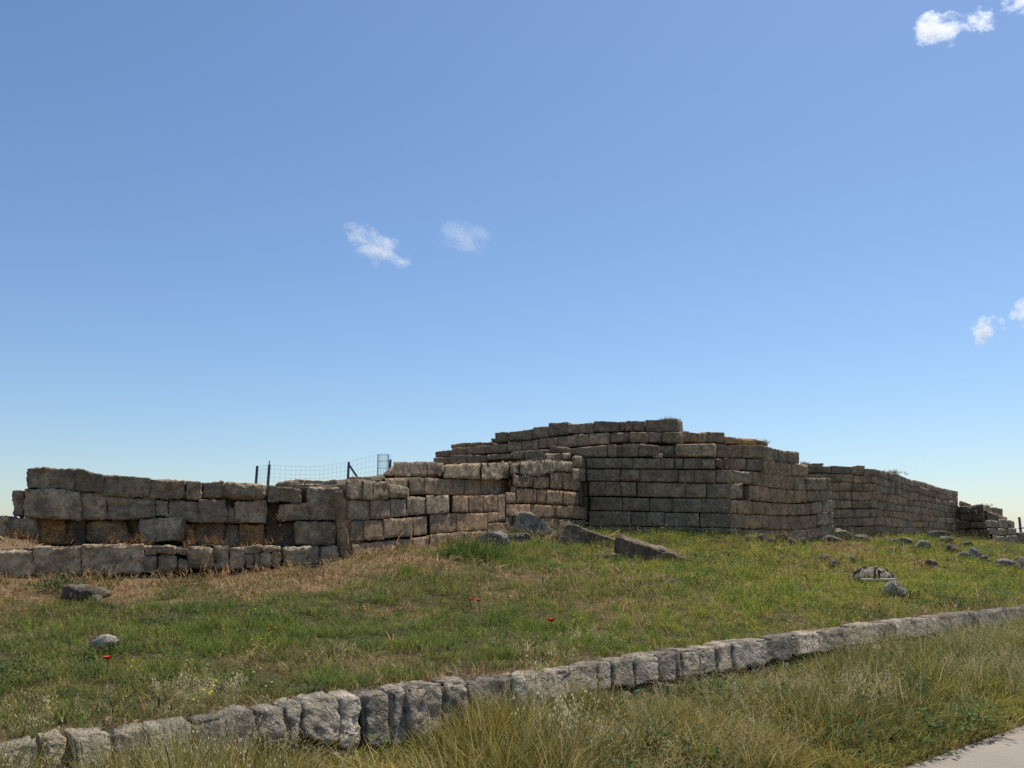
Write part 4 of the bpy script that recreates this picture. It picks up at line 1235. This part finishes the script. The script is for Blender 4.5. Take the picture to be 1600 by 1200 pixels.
scatter('olive_grass', P_OLIVE, P[olive], sc3(olive, .9), tints(olive.sum(), (.85, .95, .88), (1.42, 1.25, 1.12), 2) * yellower[olive], 'short olive meadow grass on the slope', 'grass', 2)
m = is_dry & ~bare
scatter('dry_grass', P_STRAW, P[m], sc3(m) * np.random.default_rng(88).choice([.7, 1, 1, 1.7, 2.3], (m.sum(), 1)), tints(m.sum(), (.8, .76, .72), (1.2, 1.12, 1.05), 3), 'cut straw coloured grass along the wall foot', 'grass', 3, .3)
P2, px2, py2, t2 = sample_slope(30000, seed=5)
dr2 = dryness(P2); n2 = fbm2(P2[:, 0], P2[:, 1], .7, 3, 71)
m = (rs.random(len(P2)) > dr2) & (n2 > .05)
scatter('leafy_weeds', P_HERB, P2[m], grow(P2[m][:, 1]) * rs.uniform(.6, 1.2, m.sum()), tints(m.sum(), (.9, .95, .9), (1.5, 1.3, 1.1), 4), 'small leafy weeds among the meadow grass', 'weeds', 4)
m = (rs.random(len(P2)) > .5) & (fbm2(P2[:, 0], P2[:, 1], 1.1, 3, 81) > .32)
scatter('dark_weeds', P_DHERB, P2[m], grow(P2[m][:, 1]) * rs.uniform(.6, 1.3, m.sum()), tints(m.sum(), (.8, .9, .9), (1.3, 1.2, 1.1), 5), 'dark green low weed patches in the meadow', 'weeds', 5)
P3, px3, py3, t3 = sample_slope(16000, seed=6, power=.8)
yel = (fbm2(P3[:, 0], P3[:, 1], .8, 3, 91) > .06) & (dryness(P3) < .5) & (rs.random(len(P3)) < .14 + .34 * sstep(700, 1300, px3))
scatter('yellow_flowers', P_YEL, P3[yel], grow(P3[yel][:, 1]) * rs.uniform(.7, 1.2, yel.sum()), tints(yel.sum(), (.85, .85, .85), (1.1, 1.1, 1.1), 6), 'tiny yellow wildflowers dotted over the meadow', 'flowers', 6)
whi = ~yel & (rs.random(len(P3)) < .12)
scatter('pale_seed_heads', P_WHITE, P3[whi], grow(P3[whi][:, 1]) * rs.uniform(.7, 1.2, whi.sum()), tints(whi.sum(), (.85, .85, .85), (1.1, 1.1, 1.1), 7), 'pale flower and seed heads dotted over the meadow', 'flowers', 7)

# grass and weeds ringing the loose rocks
Rf = []
for (x, y, wd) in ROCK_FEET:
    for k in range(int(6 + wd * 14)):
        a = rs.uniform(0, 6.283); q = wd * rs.uniform(.42, .62)
        xx, yy = x + math.cos(a) * q, y + wd * .25 + math.sin(a) * q * .8
        Rf.append((xx, yy, float(ground_z(xx, yy)[0])))
Rf = np.array(Rf)
scatter('rock_foot_grass', P_OLIVE, Rf, rs.uniform(.7, 1.5, len(Rf)), tints(len(Rf), (.75, .9, .8), (1.3, 1.2, 1.0), 51), 'longer grass round the feet of the loose rocks', 'grass', 51, .25)

# verge: taller grass and wild oats, low against the visible kerb stones
def sample_verge(n, seed):
    r = np.random.default_rng(seed)
    s = r.uniform(-5, 26, n); t = r.uniform(-VERGE - .03, -.04, n)
    x, y = xy(s, t)
    P = np.stack([x, y, verge_z(s, t)], 1)
    ok = y > 1.5
    px, py = project(P)
    ok &= (px > -260) & (px < 1800) & (py < 1500)
    return P[ok], px[ok], py[ok], s[ok], t[ok]
Pv, pxv, pyv, sv, tv = sample_verge(15000, 8)
nv = fbm2(Pv[:, 0], Pv[:, 1], .9, 3, 101); nv2 = fbm2(Pv[:, 0], Pv[:, 1], 2.6, 3, 103)
# height of the sward along the wall, from what it leaves visible of the stones
hk = np.interp(pxv, [0, 60, 110, 230, 330, 450, 500, 640, 720, 760, 800, 900, 940, 1100, 1250, 1330, 1600], [.8, .45, .66, .75, .68, .42, .15, .16, .45, .64, .68, .64, .30, .27, .30, .52, .40])
hv = hk * .62 * np.clip(1 + .7 * nv2 + .4 * nv, .3, 1.9) * rs.uniform(.75, 1.2, len(Pv))
edge_ = sstep(-VERGE, -VERGE + .8, tv)
hv = hv * (.25 + .75 * edge_)
tall = rs.random(len(Pv)) < .72 * edge_ + .1
sxy = rs.uniform(.8, 1.15, len(Pv))
tv_t = tints(len(Pv), (.75, .85, .8), (1.35, 1.2, 1.05), 9) * (1 + .3 * nv[:, None])
rightgreen = sstep(1150, 1500, pxv)[:, None]
tv_t = tv_t * (1 - rightgreen * np.array([.10, .02, .10])) * np.array([1.14, 1.05, .84])
scatter('verge_grass', P_TALL, Pv[tall], np.stack([sxy[tall], sxy[tall], hv[tall] / .45], 1), tv_t[tall], 'tall half dry grass growing along the roadside verge', 'grass', 9, .16)
lo = ~tall
stk = (rs.random(len(Pv)) < .13) & (tv > -VERGE + .3)
scatter('dry_stalks', P_STALK, Pv[stk], np.stack([sxy[stk], sxy[stk], np.minimum(hv[stk] / .42, 1.0) * rs.uniform(.6, 1.05, stk.sum())], 1), tints(stk.sum(), (.75, .75, .75), (1.1, 1.1, 1.05), 41), 'straw coloured dead stalks standing in the verge', 'grass', 41, .2)
vw = (rs.random(len(Pv)) < .07) & (nv < .05)
scatter('verge_weeds', P_HERB, Pv[vw], rs.uniform(.8, 2.0, vw.sum()), tints(vw.sum(), (.8, .9, .9), (1.4, 1.25, 1.1), 42), 'broad leaved weeds low in the verge', 'weeds', 42)
scatter('low_verge_grass', P_LOW, Pv[lo], np.stack([sxy[lo], sxy[lo], np.clip(hv[lo] / .42, .4, 1.2)], 1), tv_t[lo], 'short grass under the tall grass of the verge', 'grass', 10, .2)
Po, pxo, pyo, so, to = sample_verge(4200, 12)
no = fbm2(Po[:, 0], Po[:, 1], 1.3, 3, 111)
ho = np.interp(pxo, [0, 60, 110, 230, 330, 450, 500, 640, 720, 760, 800, 900, 940, 1100, 1250, 1330, 1600], [1.0, .8, 1.0, 1.05, 1.1, .8, .4, .4, .9, 1.35, 1.35, 1.25, .66, .6, .66, 1.0, .7])
m = (no > -.05) & (rs.random(len(Po)) < .8) & (to > -VERGE + .35)
scatter('wild_oats', P_OATS, Po[m], ho[m] * .72 * rs.uniform(.7, 1.05, m.sum()), tints(m.sum(), (.8, .8, .75), (1.15, 1.12, 1.05), 12), 'ripe wild oats with pale drooping heads on the verge', 'wild oats', 12, .14)
# clumps of oats standing above the kerb
C_ = []
for cx_, cy_, n, sp in ((310, 1098, 22, .20), (915, 1008, 13, .16), (860, 1035, 10, .2), (545, 1045, 5, .12), (40, 1010, 4, .2), (1440, 965, 5, .12), (30, 1140, 10, .3), (330, 1112, 8, .15)):
    q = g(cx_, cy_)
    for k in range(n):
        x, y = q[0] + rs.normal(0, sp), q[1] + rs.normal(0, sp * .7)
        C_.append((x, y, float(ground_z(x, y)[0])))
C_ = np.array(C_)
scatter('meadow_oats', P_OATS_S, C_, rs.uniform(.3, .6, len(C_)), tints(len(C_), (.95, .92, .85), (1.3, 1.25, 1.1), 13), 'clumps of dry wild oats on the meadow edge', 'wild oats', 13, .22)

# a big green tussock beside the boulders, other clumps, and dry plants in the wall joints
def clump(name, coll, px, py, n, sp, sc, tint, label, cat, seed, Y=None, z=None):
    r = np.random.default_rng(seed)
    q = g(px, py) if Y is None else at_depth(px, py, Y)
    x = q[0] + r.normal(0, sp, n); y = q[1] + r.normal(0, sp * .7, n)
    zz = ground_z(x, y) if Y is None else np.full(n, q[2])
    return scatter(name, coll, np.stack([x, y, zz], 1), r.uniform(sc * .6, sc * 1.2, n), tints(n, *tint, seed), label, cat, seed, .3)
clump('green_tussock', P_GREEN, 737, 878, 60, .26, 2.0, ((.6, .8, .7), (.9, 1.05, .9)), 'bushy green grass tussock left of the boulders', 'tussock', 21)
clump('green_bush', P_DHERB, 335, 968, 24, .4, .9, ((.8, 1.1, .9), (1.1, 1.3, 1.1)), 'dark green weed clump on the dry bank below the left wall', 'weeds', 22)
clump('green_bush', P_DHERB, 88, 925, 14, .14, 1.3, ((.9, 1, .9), (1.2, 1.2, 1.1)), 'weeds growing round the mossy block', 'weeds', 23)
clump('green_bush', P_DHERB, 1415, 856, 40, .7, 1.5, ((.8, .9, .8), (1.2, 1.2, 1.1)), 'dark green bushes over the mossy rocks below the long wall', 'weeds', 24)
clump('green_bush', P_DHERB, 1570, 872, 50, 1.5, 1.2, ((1, 1, .9), (1.5, 1.4, 1.2)), 'grey green scrub below the buttress', 'scrub', 25)
J = []
for (px_, py_, Y, n, spx) in ((75, 846, 12.6, 34, 42), (20, 838, 12.5, 26, 22), (190, 848, 12.9, 34, 40), (300, 850, 13.2, 20, 16), (340, 851, 13.3, 18, 20), (395, 851, 13.5, 20, 18), (425, 845, 13.7, 14, 8), (440, 812, 13.8, 8, 5)):
    for k in range(n):
        J.append(at_depth(px_ + rs.normal(0, spx * .5), py_ + rs.uniform(-2, 3), Y + rs.uniform(-.1, .2)))
J = np.array(J)[::2]
scatter('joint_weeds', P_DRYW, J, rs.uniform(.35, .9, len(J)), tints(len(J), (.5, .5, .48), (1.0, .92, .85), 31), 'dry brown plants growing in the ledge of the left wall', 'weeds', 31, .35)
scatter('ledge_grass', P_STRAW, J[::2], rs.uniform(.8, 2.0, len(J[::2])), tints(len(J[::2]), (.7, .6, .5), (1.2, 1.0, .9), 32), 'dry grass on the ledge of the left wall', 'grass', 32, .4)
T = []
for (px_, py_, Y, n, spx) in ((1050, 656, 25.4, 12, 14), (1062, 672, 25.5, 10, 7), (1195, 690, 26.3, 7, 7), (1258, 724, 30.5, 12, 9), (1395, 738, 36.0, 24, 18), (1540, 790, 42, 9, 10), (1160, 690, 26, 6, 20), (1120, 708, 24.5, 8, 4), (1125, 722, 24.5, 8, 4), (912, 790, 24.6, 10, 4)):
    for k in range(n):
        T.append(at_depth(px_ + rs.normal(0, spx * .5), py_ + rs.uniform(0, 3), Y + rs.uniform(0, .3)))
T = np.array(T)
scatter('wall_top_weeds', P_OLIVE, T, rs.uniform(.5, 1.3, len(T)), tints(len(T), (.7, .7, .7), (1.3, 1.1, 1.0), 33), 'wisps of dry weeds on top of the ruins', 'weeds', 33, .3)

# ------------------------------------------------------------------ clouds: real volumes far away
def cloud_material(name, density, scale, seed, thr):
    m, nt, out = new_mat(name)
    tc = N(nt, 'ShaderNodeTexCoord')
    ln = N(nt, 'ShaderNodeVectorMath', operation='LENGTH')
    nt.links.new(tc.outputs['Object'], ln.inputs[0])
    mp = N(nt, 'ShaderNodeVectorMath', operation='ADD'); mp.inputs[1].default_value = (seed * 3.1, seed * 1.7, seed * .9)
    nt.links.new(tc.outputs['Object'], mp.inputs[0])
    n = noise(nt, mp.outputs[0], scale, 7, .62)
    fall = math_(nt, 'SUBTRACT', 1.0, ln.outputs['Value'])
    v = math_(nt, 'ADD', math_(nt, 'MULTIPLY', fall, .75), math_(nt, 'MULTIPLY', math_(nt, 'SUBTRACT', n, .5), 3.4))
    v = math_(nt, 'SUBTRACT', v, thr)
    v = math_(nt, 'MULTIPLY', math_(nt, 'MAXIMUM', math_(nt, 'MINIMUM', v, .5), 0.0), density)
    vs = N(nt, 'ShaderNodeVolumeScatter')
    vs.inputs['Color'].default_value = (1, 1, 1, 1)
    vs.inputs['Anisotropy'].default_value = 0.5
    nt.links.new(v, vs.inputs['Density'])
    nt.links.new(vs.outputs[0], out.inputs['Volume'])
    return m

def cloud(x0, x1, y0, y1, dens, scale, thr, label, seed, tilt=0.0):
    D = 2400.0
    c = at_depth((x0 + x1) / 2, (y0 + y1) / 2, D)
    k = D / F_PX * 1.02
    V, Fc = ico(3)
    o = link('cloud', mesh_from('cloud', V, Fc), cloud_material('cloud_vapour', dens / ((x1 - x0) * k), scale, seed, thr), None, Vector(c))
    o.scale = ((x1 - x0) * k / 2, (x1 - x0) * k / 2 * .7, (y1 - y0) * k / 2)
    o.rotation_euler = (0, tilt, 0)
    tag(o, label, 'cloud', 'small clouds')
    return o
cloud(1418, 1516, 14, 78, 11, 1.3, .14, 'bright white puff of cloud near the top right corner', 1)
cloud(1498, 1564, 8, 58, 8, 2.2, .30, 'wispy cloud scrap right of the bright puff', 2)
cloud(518, 662, 346, 424, 9, 1.35, .34, 'torn white cloud left of the middle of the sky', 3, .30)
cloud(666, 784, 332, 408, 2.0, 1.3, .34, 'faint cloud wisp right of the torn cloud', 4, .3)
cloud(1508, 1576, 488, 546, 12, 1.3, .30, 'small pale cloud low on the right side of the sky', 5)
cloud(1576, 1660, 460, 520, 11, 1.7, .15, 'white cloud cut by the right edge', 6)
cloud(1554, 1660, -24, 22, 10, 1.8, .25, 'cloud scrap in the very top right corner', 7)
cloud(1392, 1474, 718, 746, .8, .7, .10, 'thin flat cloud just above the long wall', 8)
